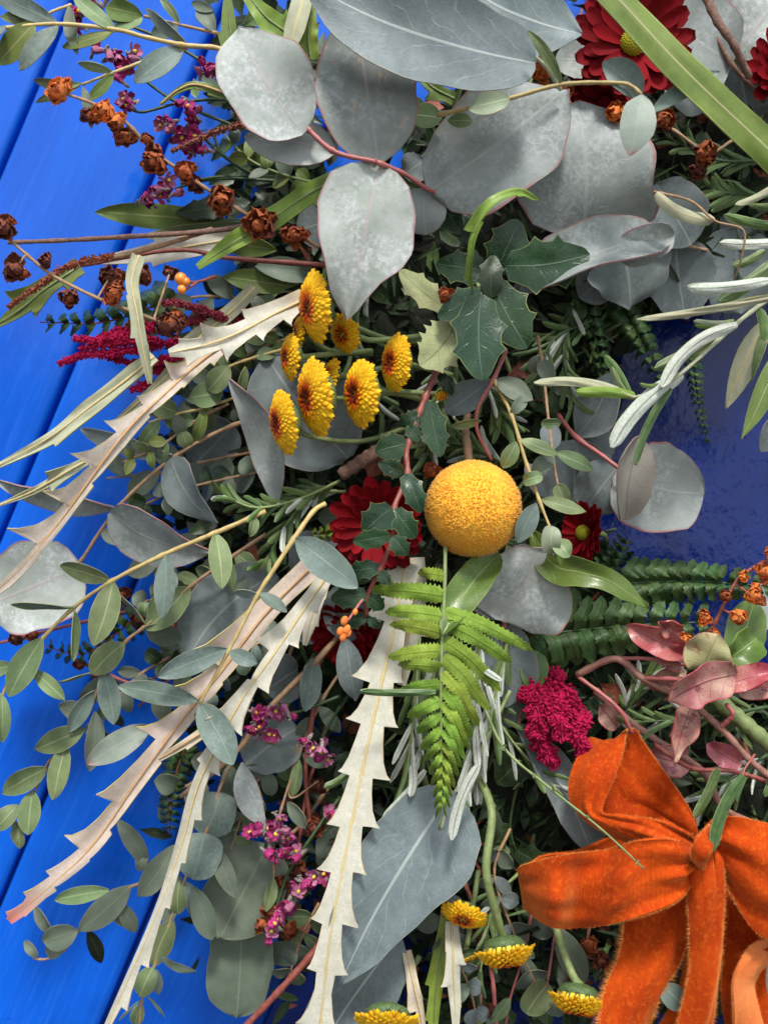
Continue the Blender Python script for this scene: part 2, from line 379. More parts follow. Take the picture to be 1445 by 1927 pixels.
leafmat('sage_leaf', (.36, .38, .25), (.48, .49, .36), (.56, .48, .24), (.36, .38, .12), mott=260, mstr=.7, vw=.12, vs=.8, ss=.0, rough=.7, val=.1, ew=.1, tr=.1, spec=.3)
leafmat('lime_leaf', (.20, .30, .045), (.30, .42, .075), (.40, .50, .18), (.40, .50, .12), mott=200, vw=.06, vs=.6, ss=.15, rough=.42, val=.12, ew=.07, tr=.2)
leafmat('moss_leaf', (.12, .18, .045), (.19, .25, .06), (.40, .40, .20), (.34, .36, .12), mott=200, vw=.06, vs=.55, ss=.2, rough=.45, val=.15, ew=.05, tr=.15)
leafmat('strap_leaf', (.10, .17, .03), (.17, .25, .05), (.42, .42, .22), (.35, .42, .12), mott=140, vw=.05, vs=.85, ss=.07, sn=22, sslope=.5, rough=.4, val=.04, ew=.08, tr=.12)
leafmat('holly_leaf', (.009, .032, .012), (.020, .054, .020), (.12, .17, .12), (.25, .27, .10), mott=150, vw=.03, vs=.6, ss=.3, sn=5, rough=.28, val=.25, ew=.05, tr=.03, coat=.0, bump=.6, spec=.35)
leafmat('pale_holly_leaf', (.40, .44, .22), (.52, .55, .30), (.20, .24, .08), (.34, .33, .12), mott=260, vw=.04, vs=.7, ss=.8, sn=5, rough=.6, val=.08, ew=.05, blot=(.25, .12, .06))
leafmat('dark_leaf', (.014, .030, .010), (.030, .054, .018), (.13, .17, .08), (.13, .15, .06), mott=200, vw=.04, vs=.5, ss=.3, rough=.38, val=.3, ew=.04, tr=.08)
leafmat('laurel_leaf', (.075, .14, .025), (.12, .20, .045), (.26, .34, .12), (.26, .36, .10), mott=160, vw=.035, vs=.8, ss=.35, sn=7, rough=.3, val=.08, ew=.05, tr=.12, coat=.15, blot=(.30, .33, .12))
leafmat('fern_leaf', (.22, .35, .045), (.33, .48, .08), (.20, .30, .04), (.34, .42, .08), mott=500, vw=.1, vs=.6, ss=.5, sn=14, rough=.6, val=.14, ew=.08, tr=.3, bump=.7, spec=.15, blot=(.36, .30, .06), bt=.68)
leafmat('dark_fern_leaf', (.035, .075, .022), (.065, .12, .038), (.03, .06, .02), None, mott=300, vw=.1, vs=.5, ss=.3, sn=9, rough=.4, val=.25, tr=.08, bump=.7, blot=(.25, .16, .06))
leafmat('needle_leaf', (.07, .12, .035), (.12, .18, .055), (.05, .10, .03), (.30, .36, .20), mott=500, vw=.16, vs=.7, ss=0, rough=.4, val=.22, ew=.15, tr=.05)
leafmat('white_needle_leaf', (.46, .50, .44), (.64, .67, .61), (.25, .32, .20), (.30, .36, .18), mott=1400, vw=.10, vs=.8, ss=0, rough=.8, val=.1, ew=.12, tr=.05, bump=.9, spec=.2)
leafmat('autumn_leaf', (.40, .13, .14), (.55, .38, .28), (.30, .05, .08), (.42, .04, .07), mott=130, vw=.05, vs=.7, ss=.5, sn=6, rough=.45, val=.12, ew=.10, blot=(.16, .03, .05), bt=.56, bump=.8)
leafmat('autumn_green_leaf', (.34, .38, .17), (.45, .32, .20), (.24, .28, .10), (.44, .16, .12), mott=100, vw=.05, vs=.6, ss=.5, sn=6, rough=.45, val=.05, ew=.08, blot=(.28, .12, .07), bt=.6, bump=.8)
leafmat('crimson_leaf', (.40, .06, .09), (.56, .25, .20), (.45, .12, .16), (.34, .01, .04), mott=110, vw=.05, vs=.5, ss=.3, sn=6, rough=.3, val=.1, ew=.08, coat=.1, blot=(.09, .01, .02), bt=.58, bump=.9)
leafmat('dusky_leaf', (.30, .28, .24), (.22, .20, .17), (.12, .08, .06), (.34, .18, .14), mott=60, vw=.03, vs=.6, ss=.6, sn=5, rough=.55, val=.04, ew=.05)
leafmat('shadow_leaf', (.008, .014, .007), (.020, .030, .015), (.10, .13, .08), None, mott=120, vw=.04, vs=.4, ss=.2, rough=.6, val=.4, tr=.03, spec=.12)  # leaf colour darkened to carry the deep shade in the gaps
# petals
plain('red_petal', (.17, .0015, .005), (.28, .0025, .009), 700, .6, .35, tr=.15, val=.25, spec=.15)
plain('magenta_petal', (.42, .02, .16), (.60, .06, .26), 900, .6, .3, tr=.25, val=.25)
plain('pale_pink_petal', (.62, .28, .42), (.50, .10, .26), 900, .6, .3, tr=.25, val=.2)
plain('yellow_floret', (.80, .50, .02), (.88, .62, .05), 900, .5, .3, val=.1)
plain('mum_petal', (1, .93, .9), (1, 1, 1), 500, .5, .2, objcol=True, spec=.25, tr=.15, val=.07, grad=((.62, .22, .004), -.5, .3))
plain('lime_eye', (.42, .42, .01), (.55, .52, .02), 2500, .7, 1.0)
plain('ball_floret', (.96, .45, .028), (1.0, .62, .09), 420, .85, .4, tr=.3, sheen=.3, val=0, grad=((.96, .44, .02), -.6, .4))
plain('ball_core', (.80, .38, .02), (.90, .50, .04), 900, .9, .8)
plain('dry_orange', (.92, .27, .06), (1.0, .42, .12), 500, .6, .5, tr=.35, val=.08, spec=.2)
plain('dry_rust', (.46, .10, .035), (.64, .21, .085), 500, .6, .6, tr=.25, val=.2, spec=.2)
plain('dry_brown', (.20, .045, .027), (.33, .10, .055), 500, .6, .8, tr=.08, val=.25)
plain('amaranth', (.36, .006, .05), (.55, .012, .09), 1500, .8, .8, spec=.2, val=.1)
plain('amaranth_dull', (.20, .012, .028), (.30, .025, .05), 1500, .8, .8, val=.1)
plain('calyx_green', (.06, .11, .035), (.11, .17, .06), 900, .5, .5)
plain('calyx_grey', (.30, .30, .26), (.20, .12, .14), 1500, .7, .5, val=.2)
plain('berry', (.75, .22, .02), (.85, .32, .04), 900, .35, .2, coat=.3)
# stems
plain('yellow_stem', (.52, .42, .16), (.42, .30, .12), 500, .5, .3)
plain('tan_stem', (.42, .27, .15), (.32, .19, .10), 600, .6, .5)
plain('pink_stem', (.42, .10, .11), (.34, .13, .10), 500, .4, .3)
plain('red_stem', (.24, .05, .04), (.32, .10, .07), 500, .45, .4)
plain('green_stem', (.16, .22, .07), (.24, .30, .12), 500, .5, .4)
plain('dark_green_stem', (.03, .065, .02), (.05, .09, .03), 500, .5, .4)
plain('white_green_stem', (.40, .44, .28), (.52, .52, .34), 700, .6, .4)
plain('bark', (.16, .08, .055), (.26, .15, .11), 700, .75, 1.0, stretch=(1, 1, 1))
plain('pink_bark', (.34, .17, .13), (.24, .10, .075), 400, .55, .7)
plain('catkin_brown', (.24, .05, .03), (.32, .10, .04), 1200, .8, .6)
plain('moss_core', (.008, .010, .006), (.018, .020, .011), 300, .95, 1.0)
plain('fibre', (.80, .26, .05), (.90, .36, .09), 500, .8, .1)
# the velvet: nap direction changes the colour in soft patches, edges catch light through the sheen
def velvet(name, ca, cb, cc):
    b = NB(name); v, oi = b.vec(rand=False)
    uvn = b.n('UVMap').outputs[0]
    n1 = b.noise(v, 70, 4); n2 = b.noise(v, 5200, 2, .7); n3 = b.noise(v, 700, 3)
    c = b.mix(b.rng(n1, .35, .65), ca, cb); c = b.mix(b.math('MULTIPLY', b.rng(n3, .5, .7), .35), c, cc); c = b.mix(b.math('MULTIPLY', b.rng(n2, .5, .75), .4), c, cc)
    wv = b.n('TexWave', {'Vector': b.n('Mapping', {0: uvn, 3: (2., 34., 1.)}).outputs[0], 'Scale': 1., 'Distortion': 1.2, 'Detail': 1.}, bands_direction='Y').outputs[1]
    c = b.mix(b.math('MULTIPLY', b.math('MULTIPLY', wv, b.rng(b.noise(v, 50, 1), .45, .65)), .15), c, cc)
    b.link(c, b.b.inputs['Base Color']); b.b.inputs['Roughness'].default_value = .85; b.b.inputs['Specular IOR Level'].default_value = .15
    b.b.inputs['Sheen Weight'].default_value = .75; b.b.inputs['Sheen Roughness'].default_value = .35; b.b.inputs['Sheen Tint'].default_value = (1, .42, .12, 1)
    h = b.math('ADD', b.math('MULTIPLY', n2, .5), b.math('ADD', b.math('MULTIPLY', n3, .7), b.math('MULTIPLY', wv, .07)))
    b.link(b.n('Bump', {'Height': h, 'Strength': .6, 'Distance': .0005}).outputs[0], b.b.inputs['Normal'])
velvet('velvet', (.34, .026, .001), (.52, .052, .002), (.82, .17, .010))
velvet('satin_back', (.62, .14, .03), (.68, .20, .06), (.75, .30, .12))
# gloss paint on the door
def paint(name, ca, cb, rough, coat, bstr, st, ior, brush=.35):
    b = NB(name); tc_ = b.n('TexCoord').outputs['Object']
    v = b.n('Mapping', {0: tc_, 3: st}).outputs[0]
    n1 = b.noise(v, 14, 5, .6); n2 = b.noise(v, 160, 4, .6); n3 = b.noise(tc_, 600, 2)
    c = b.mix(b.rng(n1, .35, .65), ca, cb)
    sp = b.math('MULTIPLY', b.rng(b.noise(tc_, 420, 3, .8), .68, .74), .4); c = b.mix(sp, c, (.10, .28, .62)); c = b.mix(b.math('MULTIPLY', b.rng(b.noise(b.n('Mapping', {0: tc_, 3: (5., 1., .25)}).outputs[0], 130, 4, .7), .5, .68), brush), c, (.02, .17, .74)); c = b.mix(b.math('MULTIPLY', b.rng(b.noise(tc_, 65, 5, .75), .66, .74), .6), c, (.0, .02, .22))
    b.link(c, b.b.inputs['Base Color']); b.link(b.rng(n2, .3, .7, rough * .7, rough * 1.3), b.b.inputs['Roughness'])
    b.b.inputs['Coat Weight'].default_value = coat; b.b.inputs['Coat IOR'].default_value = ior; b.b.inputs['Specular IOR Level'].default_value = .15; b.b.inputs['Coat Roughness'].default_value = .06
    h = b.math('ADD', b.math('MULTIPLY', n1, 1.), b.math('ADD', b.math('MULTIPLY', n2, .22), b.math('MULTIPLY', n3, .01)))
    bp = b.n('Bump', {'Height': h, 'Strength': bstr, 'Distance': .004}).outputs[0]; b.link(bp, b.b.inputs['Normal']); b.link(bp, b.b.inputs['Coat Normal'])
paint('blue_paint', (.0, .085, .56), (.001, .115, .68), .45, .5, .10, (3.0, 1, .55), 1.45)
paint('shaded_blue_paint', (.0, .010, .10), (.0, .016, .15), .25, .5, .6, (1.3, 1, .9), 1.45, .0)  # darker door blue: shade inside the wreath's hole put into the colour
# ------------------------------------------------------------------ composite builders
def grid_pts(x0, y0, h0, x1, y1, h1, b=0, c=0):
    dx, dy = x1 - x0, y1 - y0; l = max(sqrt(dx * dx + dy * dy), 1e-6); nx, ny = dy / l, -dx / l
    return [(x0, y0, h0), (x0 + dx * .33 + nx * b * .9, y0 + dy * .33 + ny * b * .9, h0 + (h1 - h0) * .33 + c * .9),
            (x0 + dx * .68 + nx * b * .9, y0 + dy * .68 + ny * b * .9, h0 + (h1 - h0) * .68 + c * .9), (x1, y1, h1)]
def near_h(stems, x, y, dflt):
    best = None
    for st in stems:
        q = smooth(st[0], 40); d = np.hypot(q[:, 0] - x, q[:, 1] - y); i = int(d.argmin())
        if best is None or d[i] < best[0]: best = (d[i], q[i, 2])
    return best[1] if best else dflt
def sprig(name, label, cat, stems, leaves, mat='gum_leaf', smat='yellow_stem', prof='ellip', h=50, group=None, leafname='leaf', knots=True, **kw):
    """stems: (pts, r0, r1[, mat]); leaves: (x0,y0,x1,y1,hw[,opts])"""
    org = P(*stems[0][0][0]) if stems else P(leaves[0][0], leaves[0][1], h)
    t = thing(name, label, cat, org, group)
    kn = [(l[0], l[1]) for l in leaves] if knots else []
    for st in stems:
        stem(t, 'stem', st[3] if len(st) > 3 else smat, st[0], st[1], st[2], knots=kn)
    for l in leaves:
        o = dict(l[5]) if len(l) > 5 else {}
        hb = o.pop('h', None); hb = near_h(stems, l[0], l[1], h) + .3 if hb is None else hb
        ht = hb + o.pop('dh', rng.uniform(-3, 3)); m = o.pop('m', mat); nm = o.pop('nm', leafname); pf = o.pop('prof', prof); lab = o.pop('label', None)
        pts = o.pop('pts', None) or grid_pts(l[0], l[1], hb, l[2], l[3], ht, o.pop('b', rng.uniform(-.05, .05) * abs(l[3] - l[1])), o.pop('c', rng.uniform(.3, 2)))
        k = dict(kw); k.setdefault('roll', rng.uniform(-22, 22)); k.setdefault('twist', rng.uniform(-14, 14)); k.setdefault('cup', rng.uniform(.05, .25)); k.setdefault('fold', rng.uniform(0, .15)); k.update(o)
        big = l[4] > 45
        k.setdefault('nu', 9 if big else 5); k.setdefault('nt', 22 if big else 10)
        ob = leaf(t, nm, m, pts, l[4], prof=pf, **k)
        if lab: ob['label'] = lab
    return t

# unit meshes that alike pieces share
def unit(name, prof, hw, mat, cup=.3, curl=.3, nu=4, nt=6, tip=0, thick=.03, crinkle=0):
    """a petal one unit long along +Z, facing +Y"""
    f = wfun(prof); ts = np.linspace(0, 1, nt); us = np.linspace(-1, 1, nu); G = np.zeros((nt, nu, 3)); U = np.zeros((nt, nu, 2))
    for i, t in enumerate(ts):
        for j, u in enumerate(us):
            w_ = hw * float(f(t)) * u
            G[i, j] = (w_, curl * t * t - cup * hw * (1 - u * u) + crinkle * hw * sin(9 * t + 5 * u + 3 * t * u), t + tip * (1 - u * u) * (t > .95)); U[i, j] = ((u + 1) / 2, t)
    N = np.zeros_like(G); N[..., 1] = 1
    V, F, UV, mi = shell(G, N, U, thick)
    me = bpy.data.meshes.new(name); me.from_pydata(V.tolist(), [], F.tolist()); me.materials.append(M[mat])
    l = me.uv_layers.new(name='UVMap'); idx = np.empty(len(me.loops), int); me.loops.foreach_get('vertex_index', idx); l.data.foreach_set('uv', UV[idx].ravel())
    me.polygons.foreach_set('use_smooth', [True] * len(me.polygons)); me.update(); return me
U_MUM = unit('mum_petal', [(0, .45), (.3, .85), (.6, 1), (.82, .9), (1, .35)], .38, 'mum_petal', cup=-.6, curl=-.42, nu=5, nt=6, thick=.06)
U_RED = unit('red_petal', [(0, .35), (.3, .75), (.65, 1), (.86, .98), (.95, .8), (1, .5)], .165, 'red_petal', cup=.22, curl=.06, nu=5, nt=9, thick=.012)
U_CUP = {c: [unit('dry_petal', [(0, .5), (.25, .9), (.6, 1.1), (.85, 1.05), (.96, .8), (1, .55)], .44 + .08 * k, c, cup=.9, curl=.60 - .7 * k, nu=6, nt=9, thick=.04, crinkle=.24) for k in range(2)] for c in ('dry_orange', 'dry_rust', 'dry_brown')}
U_STAT = {c: unit('corolla_lobe', [(0, .3), (.4, .8), (.8, 1), (1, .55)], .42, c, cup=.4, curl=.3, nu=4, nt=5, thick=.02, crinkle=.12) for c in ('magenta_petal', 'pale_pink_petal')}

def basis(dx, dy, dz):
    """direction given in picture right, picture down, and out of the door"""
    return nrm(RIGHT * dx - UPV * dy + OUT * dz)
def mum(x, y, h, R, d, label, stempts=None, calyx=True, n=190, dome=.27, group='yellow button flowers', inner=True, sr=5.5):
    """button flower: centre of the disc, radius in grid units, facing direction d"""
    C = P(x, y, h); r = R * S(h); A = basis(*d); t = thing('button_flower', label, 'flower', C, group)
    E1 = nrm(np.cross(A, [.3, .2, .93])); E2 = np.cross(A, E1)
    cb = MB(); V, F = ball_mesh(1, 14, 8); V = V[:, :1] * E1 * r * .82 + V[:, 1:2] * E2 * r * .82 + V[:, 2:] * A * r * dome * .72
    cb.add(C + V, F); cb.make('receptacle', 'yellow_floret', t, C)
    for i in range(n):
        rho = sqrt((i + .6) / n); a = i * 2.39996; sz = (.175 + .15 * rho) * r * rng.uniform(.92, 1.1)
        if rho < .3: sz *= .75
        rad = E1 * cos(a) + E2 * sin(a)
        hh = dome * (1 - rho ** 2.4) - .12 * (rho < .22) * (1 - rho / .22)
        pos = C + rad * rho * r * .88 + A * hh * r
        tl = min(1.5, .6 + 1.0 * rho) + rng.uniform(-.12, .12)
        z = nrm(A * cos(tl) + rad * sin(tl)); yv = nrm(A * sin(tl) - rad * cos(tl))
        k = rho + rng.uniform(-.04, .04)
        if k < .27: c = (.16, .012, .003)
        elif k < .40: c = (.50 + .3 * (k - .27) / .13, .03 + .16 * (k - .27) / .13, .004)
        elif k < .56: c = (.90, .26 + (k - .36) * 1.2, .008)
        else: c = (.95, .56 + rng.uniform(-.05, .06), .015)
        inst(U_MUM, 'petal', t, pos - z * sz * .2, z, yv, (sz * 1.0, sz * 1.0, sz * 1.05), c)
    if calyx:
        f = MB(); V, F = ball_mesh(1, 14, 6); V = V[:, :1] * E1 * r * .78 + V[:, 1:2] * E2 * r * .78 + V[:, 2:] * A * r * .34
        f.add(C - A * r * .22 + V, F); cx = f.make('calyx', 'calyx_green', t, C)
        for q in range(2):
            for k in range(13):
                a = k * 2 * pi / 13 + q * .24; rad = E1 * cos(a) + E2 * sin(a)
                b0 = C - A * r * (.47 - .2 * q) + rad * r * (.52 + .22 * q); z = nrm(rad * (.75 - .35 * q) + A * (.55 + .4 * q))
                inst(U_BRACT, 'bract', cx, b0, z, nrm(rad * .8 - A * .5), (r * .5, r * .5, r * .40))
    if stempts:
        b = C - A * r * .45
        pts = [b] + [P(*p) for p in stempts]; Cc = smooth(pts, 7 * len(pts)); n_ = len(Cc)
        V, F, uv = tube(Cc, np.r_[1.5, 1.1, np.ones(max(n_ - 2, 1))] * sr * S(h), 8); make('stem', V, F, 'green_stem', t, b, uv)
    return t
U_BRACT = unit('bract', [(0, .7), (.4, 1), (.8, .7), (1, .1)], .32, 'calyx_green', cup=.4, curl=-.1, nu=4, nt=4, thick=.05)
def daisy(x, y, h, R, d, label, eye='lime_eye', eyer=.22, rings=((1., 19, 1.40), (.93, 17, 1.26), (.78, 13, 1.08)), eyec=None, sq=1):
    C = P(x, y, h); r = R * S(h); A = basis(*d); t = thing('red_chrysanthemum', label, 'flower', C, 'deep red chrysanthemums')
    E1 = nrm(np.cross(A, [.3, .2, .93])); E2 = np.cross(A, E1)
    for ri, (ln, n, tl) in enumerate(rings):
        for k in range(n):
            a = 2 * pi * (k + .5 * ri + rng.uniform(-.18, .18)) / n; rad = E1 * cos(a) + E2 * sin(a); q = tl + rng.uniform(-.1, .1)
            z = nrm(A * cos(q) + rad * sin(q)); yv = nrm(A * sin(q) - rad * cos(q)); s = r * ln * rng.uniform(.9, 1.04)
            inst(U_RED, 'petal', t, C + rad * r * .10 + A * r * (.03 * ri), z, yv, (s * .95 * sq, s, s))
    b = MB(); V, F = ball_mesh(1, 16, 9); er = eyer * r
    b.add(C + A * r * .12 + V[:, :1] * E1 * er + V[:, 1:2] * E2 * er + V[:, 2:] * A * er * 1.05, F)
    e = b.make('eye', eye, t, C)
    b = MB(); Vs, Fs = ball_mesh(1, 5, 3)
    for i in range(150):
        z_ = 1 - i / 150; a = i * 2.39996; rr = sqrt(max(0, 1 - z_ * z_)); pt = C + A * r * .12 + (E1 * rr * cos(a) + E2 * rr * sin(a) + A * z_ * 1.05) * er
        b.add(pt + Vs * er * .075, Fs)
    e2 = b.make('florets', eye, t, C); e2['kind'] = 'stuff'
    b = MB(); V, F = ball_mesh(1, 14, 6); b.add(C - A * r * .12 + V[:, :1] * E1 * r * .36 + V[:, 1:2] * E2 * r * .36 + V[:, 2:] * A * r * .2, F); b.make('calyx', 'calyx_green', t, C)
    V, F, uv = tube(smooth([C - A * r * .2, C - A * r * .7, P(x + 40, y + 30, max(h - 26, 12))], 10), 5 * S(h), 6); make('stem', V, F, 'green_stem', t, C, uv)
    return t
def dryhead(t, x, y, h, R, mat, open_=.9, d=None):
    """papery seed head: a core with crumpled cupped petals round it"""
    C = P(x, y, h); r = R * S(h); A = basis(*(d or (rng.uniform(-.6, .6), rng.uniform(-.5, .6), .9)))
    E1 = nrm(np.cross(A, [.3, .2, .93])); E2 = np.cross(A, E1)
    b = MB(); V, F = ball_mesh(1, 9, 6); V = V * (1 + .14 * np.sin(V[:, :1] * 7 + V[:, 1:2] * 5 + x)); b.add(C + V * r * .46, F)
    core = b.make('blossom', mat, t, C)
    for ring, (n, tl, ln) in enumerate(((5, 1.2, .82), (5, .62, .92), (4, .2, .8))):
        for k in range(n):
            a = 2 * pi * (k + .5 * ring + rng.uniform(-.2, .2)) / n; rad = E1 * cos(a) + E2 * sin(a); q = tl * open_ + rng.uniform(-.3, .3)
            z = nrm(A * cos(q) + rad * sin(q)); yv = nrm(A * sin(q) - rad * cos(q)); s = r * ln * rng.uniform(.8, 1.15)
            mm = mat if rng.random() < .75 else rng.choice(['dry_rust', 'dry_brown'] if mat != 'dry_orange' else ['dry_rust', 'dry_orange'])
            inst(rng.choice(U_CUP[mm]), 'petal', core, C - A * r * .3 + rad * r * .18, z, yv, (s * rng.uniform(.8, 1.2), s, s))
    return core
def drysprig(label, stems, heads, smat='tan_stem', mat='dry_rust', r=4, cat='dried sprig'):
    t = thing('dried_blossom_sprig', label, cat, P(*stems[0][0]), 'sprigs of papery brown blossoms')
    for s in stems: stem(t, 'stem', smat, s, r, r * .7, knots=[(q[0], q[1]) for q in heads])
    for q in heads:
        hh = near_h([(s,) for s in stems], q[0], q[1], 50) + (q[4] if len(q) > 4 else 2)
        dryhead(t, q[0], q[1], hh, q[2] * (.92 if q[2] > 20 else 1), q[3] if len(q) > 3 else mat)
        if q[2] > 22:
            an = rng.uniform(0, 6.28); m2 = {'dry_orange': 'dry_orange', 'dry_rust': 'dry_rust', 'dry_brown': 'dry_rust'}[q[3] if len(q) > 3 else mat]
            dryhead(t, q[0] + cos(an) * q[2] * .62, q[1] + sin(an) * q[2] * .62, hh - 1.5, q[2] * .58, m2)
        b = min(((np.hypot(p[0] - q[0], p[1] - q[1]), tuple(p)) for s in stems for p in smooth(s, 40)))
        if b[0] > 8: stem(t, 'stalk', smat, [b[1], (q[0], q[1], hh)], 2.5, 2)
    return t
def statice(label, stems, spikes):
    """spikes: (x0,y0,x1,y1,h,n)"""
    t = thing('statice_sprig', label, 'flower', P(*stems[0][0]) if stems else P(*spikes[0][:2], spikes[0][4]), 'magenta statice flowers')
    for s in stems: stem(t, 'stem', 'dark_green_stem', s, 3.4, 2.6)
    for (x0, y0, x1, y1, h, n) in spikes:
        cb = MB()
        for i in range(n):
            f = (i + .5) / n; px, py = x0 + (x1 - x0) * f + rng.uniform(-9, 9), y0 + (y1 - y0) * f + rng.uniform(-9, 9); hh = h + rng.uniform(-2, 4)
            C = P(px, py, hh); s = S(hh); A = basis(rng.uniform(-.9, .9), rng.uniform(-.9, .9), rng.uniform(.2, .9))
            V, F, uv = tube(smooth([C - A * 17 * s, C - A * 4 * s, C + A * 3 * s], 5), np.array([2.2, 3.4, 5.2]) * s, 6); cb.add(V, F, uv)
            E1 = nrm(np.cross(A, [.3, .2, .93])); E2 = np.cross(A, E1)
            b = MB(); V, F, uv = tube([C, C + A * 5 * s, C + A * 8 * s], np.array([3., 3.6, 1.5]) * s, 6); b.add(V, F)
            opened = rng.random() < .62
            col = rng.choice(['magenta_petal', 'magenta_petal', 'pale_pink_petal'])
            fl = b.make('floret', 'yellow_floret' if opened else col, t, C)
            for k in range(5):
                a = 2 * pi * k / 5 + i; rad = E1 * cos(a) + E2 * sin(a); q = rng.uniform(.9, 1.35) if opened else rng.uniform(.15, .4)
                z = nrm(A * cos(q) + rad * sin(q)); yv = nrm(A * sin(q) - rad * cos(q))
                inst(U_STAT[col], 'petal', fl, C + rad * 2 * s, z, yv, (16 * s, 16 * s, (16 if opened else 20) * s))
            for k in range(2):
                q = A * .3 + nrm(np.array([rng.gauss(0, 1), -abs(rng.gauss(0, 1)), rng.gauss(0, 1)])); V, F, uv = tube(smooth([C - A * 14 * s, C - A * 10 * s + nrm(q) * 9 * s], 3), np.array([3.5, 1.]) * s, 5); cb.add(V, F, uv)
        g = cb.make('calyx', 'calyx_grey', t)
    return t
def tassel(t, pts, r, mat, dens=1.0, name='tassel', bump=2.6):
    C = smooth([P(*p) for p in pts], 30); s = S(pts[0][2]); b = MB()
    V, F, uv = tube(C, np.array([1, .95, .8, .5]) * r * s * .7, 8); b.add(V, F, uv)
    Lx = np.sum(np.linalg.norm(np.diff(C, axis=0), axis=1)); n = int(Lx / s * r * .32 * dens)
    Vb, Fb = ball_mesh(1, 5, 3); T = nrm(np.gradient(C, axis=0))
    for i in range(n):
        f = rng.random(); k = min(int(f * 29), 28); c = C[k] * (1 - (f * 29 - k)) + C[k + 1] * (f * 29 - k); a = rng.random() * 6.28
        E1 = nrm(np.cross(T[k], [.31, .2, .93])); E2 = np.cross(T[k], E1); rad = E1 * cos(a) + E2 * sin(a)
        rr = r * s * np.interp(f, [0, .5, 1], [1, .9, .45]) * rng.uniform(.6, 1.4) * (1 + .25 * sin(f * 19 + 3 * sin(a))); d = nrm(rad + T[k] * .5 + np.array([rng.gauss(0, .45) for _ in range(3)]))
        q = bump * s * rng.uniform(.7, 1.3); B1 = nrm(np.cross(d, [.2, .5, .8])); B2 = np.cross(d, B1)
        b.add(c + rad * rr * .85 + (Vb[:, :1] * B1 + Vb[:, 1:2] * B2) * q * .7 + Vb[:, 2:] * d * q * 1.8, Fb)
    o = b.make(name, mat, t); o['kind'] = 'stuff'; return o
def frond(label, rach, pins, mat='fern_leaf', smat='green_stem', hw=16, jag=9, name='fern_frond', r=4, tipdrop=5, nt=22, cup=-.25, prof=None, group='fern fronds'):
    """pins: list of (bx,by,tx,ty[,hw])"""
    t = thing(name, label, 'fern', P(*rach[0]), group)
    stem(t, 'midrib', smat, rach, r, r * .45, n=30)
    prof = prof or [(0, .8), (.08, 1), (.35, 1), (.7, .8), (.9, .5), (1, .08)]
    for p in pins:
        hb = near_h([(rach,)], p[0], p[1], 50); w_ = p[4] if len(p) > 4 else hw; dx, dy = p[2] - p[0], p[3] - p[1]
        pts = [(p[0], p[1], hb), (p[0] + dx * .35 + dy * .05, p[1] + dy * .35 - abs(dx) * .03, hb + 2.5), (p[0] + dx * .7, p[1] + dy * .7 - abs(dx) * .03, hb + .5), (p[2], p[3], hb - tipdrop)]
        leaf(t, 'pinna', mat, pts, w_, prof=prof, nu=5, nt=nt, wave=.12, jag=max(4, int(jag * min(1, sqrt(dx * dx + dy * dy) / 90))), cup=cup, fold=.10, roll=rng.uniform(-16, 16), twist=rng.uniform(-25, 25), thick=.14)
    return t
def needles(label, stems, n=26, ln=46, hw=4.2, mats=('needle_leaf', 'white_needle_leaf'), extra=(), smat='tan_stem', white=.3, cat='rosemary', r=3.4, spread=.75, name='rosemary_sprig', lab=None):
    t = thing(name, label, cat, P(*stems[0][0]), 'sprigs of rosemary')
    for st in stems:
        stem(t, 'stem', smat, st, r, r * .5); q = smooth(st, 60)
        for i in range(n):
            f = .06 + .94 * (i + .5) / n; k = min(int(f * 59), 58); c = q[k]; d = q[k + 1] - q[k]; a = math.atan2(d[1], d[0]); side = 1 if i % 2 else -1
            a += side * rng.uniform(.3, 1) * spread; l = ln * rng.uniform(.7, 1.15) * (1 - .35 * f * f)
            x1, y1 = c[0] + cos(a) * l, c[1] + sin(a) * l
            leaf(t, 'leaf', mats[1] if rng.random() < white else mats[0], grid_pts(c[0], c[1], c[2], x1, y1, c[2] + rng.uniform(-4, 7), side * rng.uniform(-2, 6)), hw * rng.uniform(.85, 1.15), prof='needle', nu=5, nt=6, cup=-.7, roll=rng.uniform(-30, 30), thick=.4)
    for e in extra:
        o = dict(e[5]) if len(e) > 5 else {}; h0 = o.pop('h', None) or near_h([(s,) for s in stems], e[0], e[1], 60); m = o.pop('m', mats[0]); dh = o.pop('dh', 2); b = o.pop('b', 4); pf = o.pop('prof', 'needle')
        leaf(t, 'leaf', m, grid_pts(e[0], e[1], h0, e[2], e[3], h0 + dh, b), e[4], prof=pf, nu=7, nt=14, cup=o.pop('cup', -.55), thick=.5, **o)
    return t
def banksia(label, pts, lt, rt, hw, mats='cream_leaf', notch=.45, prof='strap', **k):
    if isinstance(mats, str): mats = (mats, 'moss_leaf')
    pf = [(0, .7), (.06, 1), (.5, 1), (.93, .8), (1, .4)]
    V, F, UV, mi = blade(pts, hw, prof=pf, nu=9, nt=34, teeth=(rt, lt), notch=notch, cup=k.pop('cup', .18), roll=k.pop('roll', 0), twist=k.pop('twist', 0), wave=k.pop('wave', .12), wf=3, fold=k.pop('fold', .0), thick=.5)
    t = thing('toothed_leaf', label, 'leaf', P(*pts[0]), k.pop('group', 'long saw-toothed leaves'))
    make('blade', V, F, mats, t, P(*pts[0]), UV, mi)
    c = [(p[0], p[1], p[2] + .15) for p in pts]
    stem(t, 'midrib', k.pop('rib', 'sage_rib'), c, k.pop('rr', 2.6), 1.0, n=40)
    return t
plain('sage_rib', (.56, .44, .20), (.62, .50, .26), 800, .6, .3)
plain('rust_rib', (.56, .32, .14), (.62, .40, .20), 800, .6, .3)
